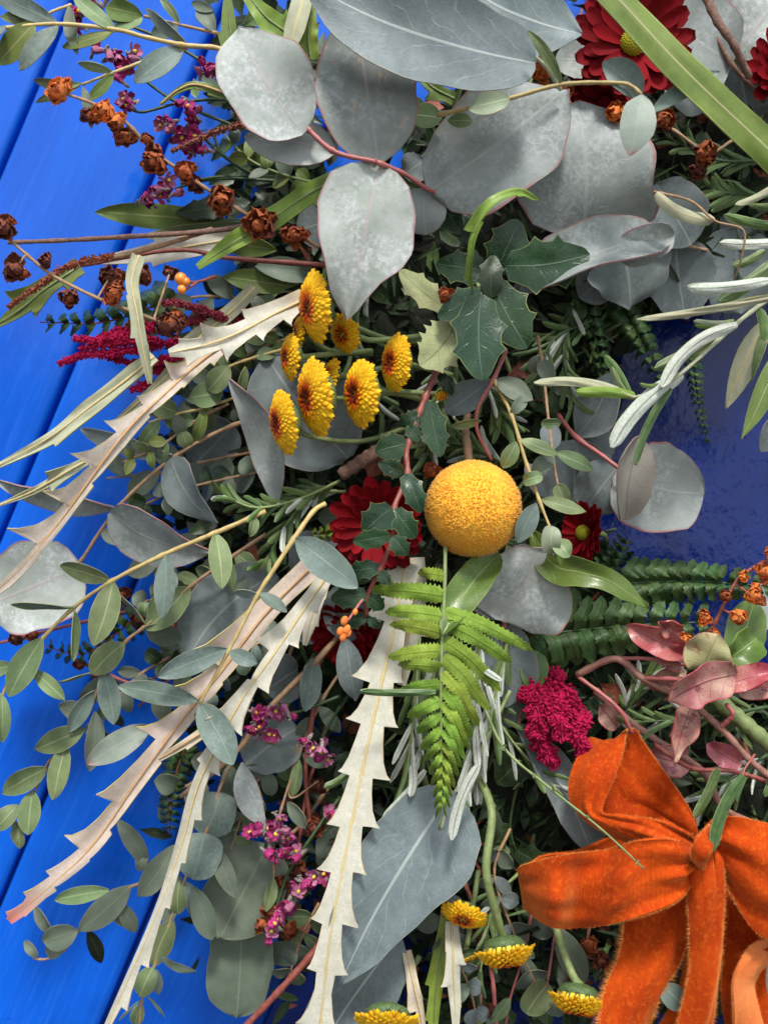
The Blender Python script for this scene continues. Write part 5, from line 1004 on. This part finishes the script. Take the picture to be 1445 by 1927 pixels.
needles('rosemary leaves with a tan twig at the right edge above the blue gap', [[(1230, 360, 72), (1300, 378, 76), (1345, 415, 78), (1398, 432, 78), (1396, 480, 76), (1382, 525, 72)]], n=0, smat='tan_stem', r=3,
  extra=[(1235, 362, 1345, 412, 13, dict(m='sage_leaf', b=-14, h=75)), (1480, 452, 1355, 456, 10, dict(m=WN, h=76)), (1480, 425, 1362, 404, 9, dict(h=72)), (1480, 382, 1408, 384, 6, dict(h=72)), (1480, 330, 1384, 384, 7, dict(m='sage_leaf', h=78, b=8)), (1440, 470, 1380, 500, 8, dict(h=60))])
sprig('olive_spray', 'drooping narrow leaves with pale backs at the right edge over the blue gap', 'leaf spray', [([(1500, 560, 56), (1450, 590, 60)], 4, 3)],
  [(1452, 592, 1366, 768, 26, dict(m='sage_leaf', prof='lance', roll=10, label='pale backed pointed leaf')), (1450, 600, 1415, 718, 9, dict(m='needle_leaf', h=64)), (1470, 650, 1396, 826, 20, dict(m='moss_leaf', prof='lance', h=60)), (1480, 690, 1425, 745, 8, dict(m='moss_leaf')), (1480, 780, 1430, 850, 30, dict(m='grey_leaf', h=40))], smat='green_stem')
needles('rosemary tip in front of the grey leaf left of the red flower', [[(640, 905, 50), (560, 940, 56), (480, 955, 60), (415, 930, 62)]], n=24, ln=58, hw=5.5, white=.2, smat='green_stem')
needles('short rosemary tip just beneath the lowest left button flower', [[(650, 925, 46), (590, 930, 50), (540, 985, 54), (500, 1060, 52)]], n=20, ln=62, hw=5.5, white=.15, smat='green_stem')
needles('rosemary bundle streaming down behind the right half of the green fern', [[(905, 1100, 48), (900, 1250, 56), (890, 1400, 58), (860, 1560, 56)], [(960, 1180, 48), (930, 1320, 52), (900, 1440, 54), (880, 1500, 54)]], n=20, ln=110, hw=6.2, white=.55, spread=.35, smat='green_stem')
needles('rosemary bundle between the central toothed leaf and the fern', [[(790, 1200, 48), (780, 1330, 54), (765, 1450, 55), (740, 1560, 52)], [(860, 1120, 44), (810, 1300, 50), (790, 1440, 50)]], n=18, ln=110, hw=6, white=.5, spread=.4, smat='green_stem',
  extra=[(820, 1302, 678, 1302, 7, dict(h=80, b=3)), (900, 1440, 850, 1582, 10, dict(m=WN, h=72, b=-8)), (775, 1440, 772, 1500, 8, dict(m=WN, h=64)), (800, 1450, 720, 1540, 7, dict(h=60, m=WN)), (850, 1205, 945, 1282, 6, dict(h=76, b=-5, m=WN)), (655, 1455, 610, 1482, 7, dict(h=62))])
needles('pair of thick rosemary needles lying over the bow and the pink twig', [[(1420, 1420, 76), (1400, 1450, 80), (1395, 1475, 82)]], n=0, r=2.5, smat='red_stem', extra=[(1400, 1460, 1343, 1602, 11, dict(h=84, b=-10)), (1352, 1448, 1307, 1540, 9, dict(h=70)), (1450, 1440, 1440, 1500, 6, dict(h=66))])
needles('dark rosemary filling the gap left of the ball above the red flower', [[(860, 640, 36), (830, 760, 44), (800, 860, 48)], [(960, 880, 36), (880, 840, 42), (800, 830, 46)], [(700, 520, 30), (660, 640, 36), (720, 780, 40)]], n=20, ln=75, hw=5, white=.15, smat='dark_green_stem')
needles('rosemary in shade between the dark holly and the red stem', [[(1120, 600, 34), (1040, 640, 40), (1010, 720, 44)], [(1080, 560, 34), (1060, 660, 38), (1080, 760, 40)], [(900, 700, 40), (960, 800, 42)]], n=18, ln=75, hw=5, white=.15, smat='dark_green_stem')
needles('rosemary behind the pink autumn twig at lower right', [[(1445, 1330, 36), (1330, 1350, 42), (1200, 1360, 44)], [(1200, 1400, 30), (1180, 1330, 36), (1230, 1270, 40)], [(1445, 1420, 38), (1370, 1470, 40), (1330, 1500, 38)]], n=18, ln=85, hw=4.6, white=.35, smat='dark_green_stem')
needles('long rosemary strands left of the bow under the crimson cluster', [[(900, 1290, 42), (960, 1390, 46), (1060, 1500, 50)], [(980, 1640, 36), (930, 1700, 40), (900, 1850, 40)]], n=14, ln=80, hw=4.6, white=.2, smat='green_stem')
needles('rosemary in shade at the top right below the green strap', [[(1445, 300, 38), (1350, 300, 44), (1260, 260, 46)], [(1445, 370, 36), (1340, 360, 40)]], n=14, ln=70, hw=5, white=.1, smat='dark_green_stem')
needles('thorny green stalk tip lying across the bow loop', [[(910, 1330, 62), (950, 1410, 70), (1030, 1480, 78), (1130, 1560, 84), (1212, 1636, 86)]], n=10, ln=9, hw=2, white=0, smat='green_stem', r=3.2, name='spiky_stalk', cat='stalk', spread=.6)

# ================================================================== yellow button flowers
mum(592, 577, 70, 60, (-.90, .14, .42), 'largest yellow button flower, topmost, beside the silver leaf point', [(640, 600, 55), (740, 640, 44), (850, 640, 36)])
mum(648, 628, 58, 35, (-.62, .3, .62), 'small round yellow button flower under the silver leaf point', [(700, 640, 50), (790, 632, 42)], n=110)
mum(563, 625, 60, 30, (-.93, .0, .3), 'partly hidden yellow button flower below the topmost one', [(620, 660, 50), (700, 665, 42)], n=90)
mum(546, 672, 64, 40, (-.9, .05, .42), 'narrow side-turned yellow button flower, leftmost of the upper cluster', [(600, 668, 56), (700, 660, 46)], n=110)
mum(592, 748, 74, 67, (-.90, .14, .42), 'tall yellow button flower with orange centre in the middle of the cluster', [(640, 750, 60), (740, 740, 48), (850, 770, 40)])
mum(678, 740, 72, 58, (-.87, .06, .48), 'yellow button flower with red centre facing out, right of the tall one', [(720, 735, 60), (800, 740, 50), (880, 745, 42)])
mum(744, 682, 66, 49, (-.88, .0, .46), 'yellow button flower farthest right in the upper cluster', [(790, 690, 52), (850, 705, 42)])
mum(533, 795, 72, 55, (-.90, .17, .41), 'lowest left yellow button flower standing before the grey leaf', [(580, 820, 58), (680, 830, 48), (780, 800, 40)])
mum(622, 705, 58, 30, (-.8, -.2, .5), 'sliver of a yellow button flower hidden behind the tall one', [(670, 700, 50), (740, 690, 42)], n=80)
mum(873, 1724, 60, 40, (-.25, .62, .70), 'yellow button flower with brown centre below the slate leaf', [(890, 1700, 50), (900, 1640, 42)], n=120)
mum(950, 1790, 62, 50, (.12, .88, .36), 'yellow button flower seen from the side on a long curved green stalk', [(938, 1735, 64), (915, 1640, 68), (925, 1530, 62), (900, 1460, 52)], n=150, dome=.55, sr=8)
mum(728, 1922, 60, 56, (-.05, .78, .6), 'yellow button flower cut by the bottom edge left of centre', [(740, 1880, 48), (790, 1800, 42)], n=130)
mum(1088, 1880, 58, 50, (-.15, .88, .38), 'side-on yellow button flower half behind the velvet tail', [(1075, 1830, 56), (1050, 1760, 50), (1040, 1700, 42)], n=150, dome=.55, sr=8)
mum(880, 1802, 50, 24, (.35, .9, .3), 'small yellow flower edge peeping behind the small cream leaf', [(880, 1770, 44), (890, 1700, 40)], n=70)
mum(833, 742, 56, 16, (.4, .7, .5), 'tiny yellow bud beside the reddish holly stem', None, n=40)

# ================================================================== red chrysanthemums
daisy(1190, 84, 62, 106, (-.05, .05, 1), 'dark red chrysanthemum with lime yellow eye behind the green strap leaf', eyer=.23)
daisy(708, 990, 60, 86, (.0, .15, 1), 'bright red chrysanthemum left of the round yellow ball', eye='red_petal', eyer=.2)
daisy(1104, 1003, 50, 58, (-.88, -.08, .42), 'small crimson chrysanthemum seen from the side right of the ball', eye='lime_eye', eyer=.25)
daisy(1480, 140, 56, 84, (.2, .0, 1), 'dark red chrysanthemum cut off by the right edge', eye='red_petal')
daisy(650, 1190, 40, 66, (-.2, .5, .8), 'shaded dark red chrysanthemum deep under the central toothed leaf', eye='red_petal')
daisy(1140, 195, 46, 70, (-.3, .3, .9), 'shadowed red chrysanthemum below the one with the lime eye', eye='red_petal')

# ================================================================== the round yellow ball flower
BC = P(890, 957, 65); br = 94 * S(65)
t = thing('billy_button', 'round fuzzy golden yellow ball flower at the centre of the wreath', 'flower', BC)
b = MB(); V, F = ball_mesh(br * .95, 40, 24); b.add(BC + V * .995, F); b.make('head', 'ball_core', t, BC)
b = MB(); n = 8000; cone = np.array([(1, 0, 0), (.31, .95, 0), (-.81, .59, 0), (-.81, -.59, 0), (.31, -.95, 0), (0, 0, 1.)]); cf = [[i, (i + 1) % 5, 5] for i in range(5)]; cu = [(0, 0)] * 5 + [(0, 1)]
for i in range(n):
    z = 1 - 2 * (i + .5) / n; a = i * 2.39996; r = sqrt(1 - z * z); d = nrm(np.array([r * cos(a), r * sin(a), z]) + np.array([rng.gauss(0, .03) for _ in range(3)]))
    dj = nrm(d + np.array([rng.gauss(0, .35) for _ in range(3)])); E1 = nrm(np.cross(dj, [.3, .2, .93])); E2 = np.cross(dj, E1); w_ = br * .018 * rng.uniform(.7, 1.2); l = br * rng.uniform(.03, .06)
    b.add(BC + d * br * (.94 + .006 * sin(7 * d[0] + 5 * d[2]) + .004 * sin(13 * d[2] - 9 * d[0])) + cone[:, :1] * E1 * w_ + cone[:, 1:2] * E2 * w_ + cone[:, 2:] * dj * l, cf, cu)
o = b.make('florets', 'ball_floret', t, BC); o['kind'] = 'stuff'
stem(t, 'stem', 'tan_stem', [(884, 880, 58), (880, 845, 56), (876, 810, 50), (880, 780, 42)], 9, 7)

# ================================================================== papery brown blossoms
drysprig('sprig of orange to rusty papery blossoms crossing the upper left over the blue', [[(600, 465, 62), (555, 440, 66), (487, 415, 71), (415, 372, 76), (350, 328, 80), (290, 285, 84), (235, 228, 88), (180, 196, 91), (112, 172, 94)]],
  [(108, 172, 31, 'dry_orange', 1), (196, 208, 27, 'dry_orange', 1), (168, 216, 17, 'dry_brown', -1), (220, 228, 20, 'dry_orange'), (234, 256, 23, 'dry_rust', -2), (288, 302, 30, 'dry_rust'), (278, 262, 13, 'dry_rust'), (346, 322, 26, 'dry_rust'), (366, 348, 20, 'dry_brown', -2), (418, 374, 28, 'dry_rust'), (487, 424, 31, 'dry_rust'), (552, 441, 25, 'dry_rust')])
drysprig('sprig of dark brown papery blossoms leading to the left edge', [[(340, 620, 62), (260, 590, 66), (200, 568, 70), (130, 535, 72), (85, 508, 74), (20, 452, 76), (-10, 420, 76)]],
  [(4, 430, 27, 'dry_brown', 3), (28, 506, 26, 'dry_brown'), (86, 492, 15, 'dry_brown'), (130, 560, 22, 'dry_brown', 0), (213, 554, 25, 'dry_rust'), (254, 612, 17, 'dry_rust'), (320, 612, 33, 'dry_brown'), (206, 522, 26, 'dry_brown', -12), (262, 516, 24, 'dry_brown', -12), (320, 512, 14, 'dry_brown', -14)])
drysprig('orange-brown blossoms on a dark twig among the autumn leaves at the right edge', [[(1260, 1235, 50), (1300, 1215, 56), (1340, 1180, 60), (1370, 1120, 62), (1400, 1080, 62), (1470, 1040, 62)]],
  [(1440, 1078, 20, 'dry_orange'), (1398, 1085, 12, 'dry_orange'), (1418, 1122, 23, 'dry_orange', 4), (1388, 1162, 22, 'dry_orange', 4), (1326, 1163, 15, 'dry_orange'), (1366, 1122, 14, 'dry_rust'), (1290, 1206, 17, 'dry_orange'), (1346, 1192, 10, 'dry_orange'), (1450, 1040, 12, 'dry_orange')], smat='red_stem')
drysprig('rusty papery blossoms showing under the creamy stem by the red flower', [[(990, 60, 48), (1030, 130, 52), (1080, 200, 52), (1150, 215, 54), (1250, 235, 56), (1330, 285, 56), (1380, 262, 56)]],
  [(1022, 132, 30, 'dry_orange', 6), (1060, 172, 18, 'dry_rust', 6), (1158, 212, 24, 'dry_orange', 8), (1250, 226, 24, 'dry_rust', 8), (1326, 284, 26, 'dry_rust', 8), (1210, 260, 14, 'dry_rust'), (1315, 320, 18, 'dry_brown')])
drysprig('rusty blossoms mixed with the magenta flowers low on the left of centre', [[(620, 1350, 34), (580, 1480, 36), (560, 1600, 38), (530, 1740, 38)]],
  [(510, 1715, 20, 'dry_rust', 4), (492, 1742, 16, 'dry_rust', 4), (545, 1752, 20, 'dry_rust', 2), (560, 1640, 20, 'dry_brown'), (590, 1560, 22, 'dry_brown'), (585, 1420, 22, 'dry_brown'), (530, 1660, 14, 'dry_rust'), (600, 1480, 18, 'dry_brown')], smat='red_stem')
drysprig('dull reddish blossoms in the shade left of the velvet tails', [[(1130, 1640, 34), (1110, 1740, 38), (1100, 1800, 38)], [(870, 1640, 34), (900, 1760, 36), (905, 1900, 36)]], [(1108, 1780, 21, 'dry_rust', 2), (1132, 1810, 18, 'dry_brown'), (905, 1760, 18, 'dry_brown'), (925, 1900, 16, 'dry_brown'), (1120, 1720, 14, 'dry_brown')], smat='pink_bark')
drysprig('brownish blossoms and twiglets low behind the left gum sprigs', [[(330, 1180, 24), (260, 1150, 22), (160, 1170, 20), (0, 1210, 20)], [(250, 1290, 20), (160, 1250, 20)]], [(30, 1200, 16, 'dry_brown'), (150, 1250, 14, 'dry_brown'), (262, 1165, 20, 'dry_brown'), (230, 1120, 16, 'dry_brown'), (310, 1270, 14, 'dry_brown'), (60, 1195, 14, 'dry_rust'), (180, 1270, 12, 'dry_brown')], smat='red_stem')
t = thing('dried_petal', 'single crinkled rust petal stuck between ball and holly stem', 'petal', P(810, 885, 60)); dryhead(t, 812, 886, 60, 18, 'dry_rust')
t = thing('dried_petal', 'small torn brown bract in front of the dark holly', 'petal', P(838, 555, 72)); dryhead(t, 838, 556, 72, 17, 'dry_rust')
t = thing('orange_bud_spray', 'two bright orange buds on a red stalk near the green strap end', 'buds', P(345, 525, 66))
stem(t, 'stem', 'red_stem', [(405, 520, 62), (370, 530, 66), (345, 528, 68)], 3, 2); stem(t, 'stem', 'red_stem', [(372, 530, 66), (350, 545, 68)], 3, 2)
for (x, y, r) in ((340, 524, 12), (350, 530, 9), (342, 544, 9)):
    b = MB(); b.add(P(x, y, 69) + Vb * r * S(69), Fb); b.make('bud', 'berry', t)

# ================================================================== statice
statice('magenta flower spikes on dark stems over the blue, uppermost left', [[(440, 150, 50), (300, 70, 52), (160, 20, 54)]], [(150, 60, 138, 20, 56, 5), (168, 5, 200, -4, 54, 3)])
statice('magenta flower cluster just right of the orange blossom end', [[(450, 240, 44), (330, 190, 48), (260, 140, 50), (222, 110, 52)], [(450, 185, 44), (350, 190, 46), (268, 210, 48), (240, 200, 50)]], [(175, 88, 240, 118, 56, 7), (230, 110, 232, 155, 55, 6), (225, 190, 258, 198, 53, 6), (245, 95, 262, 110, 54, 2)])
statice('large magenta and purple flower spike next to the dark red twig', [[(480, 330, 40), (430, 300, 44), (385, 260, 48), (360, 225, 50)], [(480, 335, 40), (420, 290, 42), (400, 250, 44)]], [(350, 190, 372, 265, 54, 9), (300, 226, 360, 262, 53, 9), (330, 270, 400, 285, 50, 8)])
statice('magenta flower spike above the plain green leaves on the upper left', [[(470, 330, 36), (390, 335, 40), (330, 355, 44)], [(520, 340, 36), (430, 335, 38), (340, 345, 42)]], [(260, 380, 330, 356, 48, 8), (295, 350, 320, 345, 48, 4)])
statice('small magenta spike between the olive strap and the veined gum sprig', [[(450, 150, 46), (420, 138, 48)]], [(375, 130, 410, 128, 52, 5)])
statice('magenta and pink flowers with yellow throats left of the centre toothed leaf', [[(640, 1310, 42), (560, 1340, 46), (500, 1345, 48)], [(640, 1330, 42), (605, 1390, 46)]], [(468, 1335, 545, 1350, 52, 10), (470, 1375, 520, 1382, 52, 6)])
statice('short magenta spike with two yellow throats close to the toothed leaf', [[(640, 1330, 42), (605, 1390, 46)]], [(580, 1385, 622, 1438, 50, 8)])
statice('long magenta flower spike hanging over the blue at lower left', [[(640, 1500, 36), (590, 1570, 42), (540, 1650, 44), (510, 1750, 44)]], [(470, 1570, 545, 1565, 50, 10), (498, 1605, 570, 1612, 50, 8), (590, 1640, 560, 1680, 50, 6), (555, 1680, 512, 1760, 50, 10), (520, 1540, 520, 1560, 48, 3)])
statice('few magenta petals showing through right behind the toothed leaf edge', [[(660, 1500, 40), (620, 1560, 44)]], [(612, 1640, 606, 1665, 46, 3), (618, 1520, 625, 1530, 44, 2)])

# ================================================================== amaranth
t = thing('amaranth', 'crimson tassel flowers reaching left over the blue', 'flower', P(440, 600, 50))
for pts in ([(350, 600, 50), (260, 622, 56), (190, 640, 58), (138, 636, 58)], [(340, 640, 50), (230, 662, 56), (160, 668, 56), (110, 684, 56)], [(460, 610, 46), (400, 590, 52), (340, 572, 54), (305, 570, 54)], [(460, 590, 44), (390, 600, 50), (300, 612, 52)], [(400, 660, 44), (330, 672, 50), (250, 682, 52), (205, 672, 52)],
            [(330, 690, 46), (260, 700, 50), (215, 718, 50)], [(290, 720, 46), (262, 728, 48), (245, 736, 48)], [(300, 640, 54), (220, 645, 57), (150, 655, 57)], [(280, 610, 52), (210, 628, 56), (170, 645, 56)]):
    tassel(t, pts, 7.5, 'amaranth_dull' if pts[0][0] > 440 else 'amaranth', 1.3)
t = thing('amaranth', 'fluffy magenta-crimson flower cluster just above the velvet bow', 'flower', P(1050, 1330, 44))
for pts, r in (([(1050, 1300, 44), (1015, 1340, 52), (1010, 1390, 54)], 27), ([(1070, 1330, 44), (1080, 1370, 54), (1102, 1425, 54)], 22), ([(1030, 1290, 44), (1000, 1300, 48), (985, 1320, 50)], 22), ([(1040, 1275, 42), (1055, 1272, 46)], 15), ([(1060, 1300, 46), (1050, 1350, 56), (1060, 1390, 56)], 24), ([(1010, 1380, 50), (1030, 1420, 52), (1045, 1440, 50)], 18), ([(1060, 1380, 52), (1090, 1360, 54), (1108, 1350, 52)], 16)):
    tassel(t, pts, r, 'amaranth', 1.15, bump=3.0)
t = thing('catkin_twig', 'dark red knobbly twig pointing down-left into the magenta flowers', 'twig', P(480, 235, 66)); tassel(t, [(500, 228, 64), (430, 240, 68), (370, 262, 70), (322, 284, 70)], 6, 'dry_brown', 1.2, 'twig', 2)
t = thing('catkin_twig', 'rust brown catkin lying along the green toothed leaf at the left', 'twig', P(220, 480, 62)); stem(t, 'stem', 'tan_stem', [(400, 430, 60), (300, 462, 62), (210, 485, 64)], 5, 5); tassel(t, [(215, 480, 64), (130, 500, 65), (70, 540, 64), (15, 578, 62)], 6.5, 'catkin_brown', 1.2, 'catkin', 2.2)

# ================================================================== autumn leaved twig at lower right
AK = dict(roll=8, fold=.18, cup=.3, prof='oval', wave=.2, twist=30, thick=.4, nt=18, nu=7)
def A(**k): q = dict(AK); q.update(k); return q
sprig('autumn_twig', 'pinkish woody twig with blushing pink and pale green leaves above the bow', 'autumn twig',
  [([(1085, 1270, 52), (1158, 1240, 58), (1212, 1278, 62), (1300, 1325, 66), (1360, 1375, 68), (1410, 1430, 68), (1470, 1480, 68)], 7, 6, 'pink_bark'), ([(1086, 1272, 52), (1160, 1330, 58), (1190, 1380, 56)], 4, 4), ([(1160, 1240, 58), (1220, 1240, 64), (1290, 1252, 66)], 4, 3.4), ([(1210, 1276, 62), (1290, 1280, 70), (1360, 1288, 72)], 5, 4.5), ([(1355, 1370, 68), (1378, 1345, 72), (1366, 1325, 72)], 5, 4.5)],
  [(1290, 1235, 1178, 1178, 26, A(m='crimson_leaf', h=66, fold=.4)), (1280, 1190, 1240, 1170, 20, A(m='crimson_leaf', h=68, roll=30)), (1288, 1248, 1230, 1210, 26, A(m='autumn_leaf', h=62)), (1318, 1266, 1352, 1194, 46, A(m='autumn_green_leaf', h=68, dh=3)), (1385, 1270, 1258, 1322, 38, A(m='autumn_leaf', h=72, b=-10, label='pale pink mottled leaf')),
   (1300, 1330, 1268, 1434, 28, A(m='autumn_leaf', prof='ovate', h=66, dh=4)), (1370, 1240, 1425, 1200, 32, A(m='laurel_leaf', h=66, fold=.5)), (1350, 1292, 1460, 1262, 24, A(m='crimson_leaf', h=70, roll=25)), (1385, 1300, 1470, 1290, 22, A(m='autumn_leaf', h=68)), (1290, 1262, 1215, 1290, 20, A(m='autumn_leaf', h=60)), (1395, 1440, 1330, 1400, 22, A(m='crimson_leaf', h=56)),
   (1220, 1420, 1300, 1440, 30, A(m='autumn_leaf', h=48)), (1160, 1370, 1130, 1330, 20, A(m='autumn_leaf', h=44))], smat='pink_stem', knots=False)
stm = lambda name, label, mat, pts, r0, r1=None, cat='twig': (lambda t: stem(t, 'stem', mat, pts, r0, r1, n=26))(thing(name, label, cat, P(*pts[0])))
stm('bare_twig', 'bare pinkish twig passing behind the autumn leaves towards the bow', 'pink_bark', [(1120, 1300, 40), (1200, 1370, 46), (1320, 1450, 48), (1360, 1520, 48), (1440, 1560, 46)], 8, 6)
stm('bare_twig', 'thin red twig running right above the orange bow to the edge', 'red_stem', [(1230, 1400, 50), (1300, 1445, 58), (1380, 1452, 62), (1470, 1480, 62)], 5, 4)
stm('green_stalk', 'thick pale green stalk at the right edge under the pink leaves', 'green_stem', [(1330, 1300, 40), (1400, 1360, 46), (1470, 1420, 46)], 16, 15, 'stalk')
stm('bare_twig', 'straight brown twig stretching to the left edge above the green fan', 'bark', [(470, 425, 58), (380, 436, 62), (240, 445, 66), (120, 452, 68), (15, 456, 68)], 5.5, 4)
stm('bare_twig', 'fuzzy brown cord-like stem in the top right corner', 'bark', [(1325, -15, 72), (1350, 40, 74), (1378, 80, 74), (1410, 145, 68)], 9, 7)
stm('bare_twig', 'dark red stem slanting over the blue at the bottom centre-left', 'red_stem', [(640, 1720, 40), (600, 1780, 44), (540, 1850, 46), (455, 1940, 46)], 8, 6)
stm('bare_twig', 'broken chunky twig end above the central red flower', 'bark', [(735, 835, 46), (690, 862, 52), (640, 895, 54)], 15, 12)
stm('bare_twig', 'orange-brown stem lying behind the rusty blossoms on the left', 'red_stem', [(640, 500, 40), (560, 495, 46), (430, 485, 50), (330, 470, 50), (150, 500, 48)], 5.5, 3.4)
stm('bare_twig', 'tan stem crossing low behind the white toothed leaf', 'tan_stem', [(660, 1170, 40), (590, 1250, 44), (510, 1330, 46), (440, 1420, 46), (340, 1500, 44)], 6, 5)
stm('bare_twig', 'red-brown upright twig in shade by the magenta flowers', 'red_stem', [(600, 1240, 38), (592, 1320, 40), (575, 1450, 40), (585, 1560, 38)], 6, 4)
stm('green_stalk', 'smooth green stalk curving down inside the rosemary bundle', 'green_stem', [(870, 1380, 50), (840, 1450, 52), (790, 1560, 46)], 5, 4, 'stalk')
stm('bare_twig', 'thin green stalk under the fern near the slate leaf', 'green_stem', [(960, 1300, 50), (900, 1420, 54), (880, 1450, 54)], 4, 3, 'stalk')
stm('bare_twig', 'pink bare stem between the two round-flowered stalks at the bottom', 'pink_stem', [(905, 1730, 36), (925, 1830, 38), (935, 1940, 38)], 5, 4)

# ================================================================== the velvet bow
bow = thing('velvet_bow', 'bright orange velvet ribbon bow with hanging tails at lower right', 'bow', P(1318, 1592, 60))
ribbon_strip(bow, 'loop', [((1314, 1574, 54), (1300, 1600, 56)), ((1303, 1532, 54), (1262, 1580, 53)), ((1252, 1455, 54), (1180, 1560, 52), -1), ((1208, 1392, 53), (1122, 1545, 52), -1), ((1198, 1374, 54), (1112, 1430, 53), -1), ((1180, 1372, 54), (1112, 1388, 50)), ((1172, 1420, 62), (1080, 1440, 58), 1.5), ((1158, 1460, 66), (1070, 1490, 60), 2), ((1132, 1524, 68), (1086, 1530, 62), 1),
  ((1165, 1532, 72), (1128, 1564, 66), 2), ((1230, 1542, 75), (1215, 1600, 68), 4), ((1286, 1566, 76), (1268, 1618, 70), 3), ((1318, 1588, 72), (1310, 1606, 70))], wr=1.0, gather=(1.2, 1.3), seed=1, n=64, nu=21)
ribbon_strip(bow, 'loop', [((1305, 1592, 52), (1296, 1640, 46)), ((1240, 1570, 50), (1250, 1650, 40)), ((1165, 1568, 50), (1190, 1660, 36), 1), ((1085, 1598, 50), (1130, 1715, 36), 1), ((1020, 1610, 52), (1040, 1735, 42)), ((978, 1640, 58), (985, 1705, 54)), ((984, 1630, 66), (1000, 1722, 62), 1), ((1055, 1610, 76), (1040, 1748, 74), 2.5), ((1135, 1600, 70), (1085, 1751, 66), 0),
  ((1190, 1586, 78), (1160, 1740, 76), 3), ((1258, 1582, 80), (1270, 1695, 77), -1.5), ((1300, 1594, 76), (1306, 1640, 70), 1), ((1318, 1598, 70), (1316, 1612, 68))], wr=1.1, gather=(1.2, 1.6), seed=2, n=72, nu=23)
ribbon_strip(bow, 'loop', [((1320, 1575, 66), (1330, 1612, 64)), ((1345, 1545, 72), (1352, 1625, 68), 2), ((1390, 1540, 76), (1392, 1715, 72), 3), ((1445, 1552, 78), (1436, 1762, 74), 3), ((1530, 1565, 74), (1520, 1770, 72), 3), ((1580, 1570, 60), (1570, 1765, 58)), ((1530, 1570, 46), (1510, 1760, 44)), ((1420, 1560, 46), (1400, 1720, 40)), ((1340, 1570, 50), (1335, 1620, 46))], wr=1.1, gather=(1.6, 1), seed=3, n=64, nu=23)
ribbon_strip(bow, 'knot', [((1342, 1552, 56), (1362, 1570, 54)), ((1328, 1560, 76), (1352, 1578, 77), 1.5), ((1308, 1585, 83), (1332, 1612, 84), 2), ((1302, 1612, 78), (1322, 1632, 76), 1.5), ((1304, 1622, 58), (1318, 1640, 56))], wr=.5, gather=(.6, .6), seed=4, n=26, nu=9)
ribbon_strip(bow, 'tail', [((1250, 1600, 54), (1310, 1606, 56)), ((1205, 1660, 58), (1302, 1660, 58), 2), ((1180, 1720, 60), (1296, 1740, 60), 2), ((1165, 1800, 60), (1280, 1800, 60), 2), ((1138, 1870, 62), (1240, 1870, 60), 1.5), ((1110, 1980, 62), (1205, 1980, 60), 1)], wr=.9, gather=(1.6, 0), seed=5, n=44, nu=17, fuzz=2.4)
ribbon_strip(bow, 'tail', [((1308, 1600, 68), (1350, 1600, 70)), ((1297, 1625, 72), (1357, 1620, 72), 2), ((1296, 1700, 72), (1358, 1700, 72), 2), ((1298, 1790, 70), (1354, 1790, 70), 2), ((1290, 1880, 68), (1345, 1880, 68), 2), ((1262, 1960, 66), (1330, 1980, 66), 1)], wr=.8, gather=(1.3, 0), seed=6, n=44, nu=13, fuzz=1.4)
ribbon_strip(bow, 'tail', [((1335, 1605, 56), (1385, 1600, 58)), ((1352, 1680, 54), (1420, 1690, 56), 1), ((1358, 1760, 52), (1450, 1770, 54), 1), ((1360, 1860, 54), (1440, 1860, 58), 2), ((1372, 1980, 54), (1470, 1980, 58), 1)], wr=1.2, gather=(1.5, 0), seed=7, n=40, nu=13)
ribbon_strip(bow, 'tail', [((1500, 1730, 62), (1470, 1762, 56)), ((1440, 1765, 66), (1420, 1790, 58), 1), ((1405, 1790, 68), (1445, 1800, 64), 1), ((1380, 1835, 70), (1418, 1850, 62), 1), ((1376, 1880, 70), (1425, 1900, 64), 1), ((1384, 1980, 66), (1450, 1980, 64), 1)], mat='satin_back', wr=.6, seed=8, n=36, nu=11)
ribbon_strip(bow, 'tail', [((1300, 1720, 44), (1360, 1720, 44)), ((1285, 1840, 46), (1345, 1850, 46), 1), ((1240, 1930, 46), (1320, 1960, 46), 1), ((1200, 1990, 46), (1300, 2000, 46))], wr=.5, seed=9, n=26, nu=9)
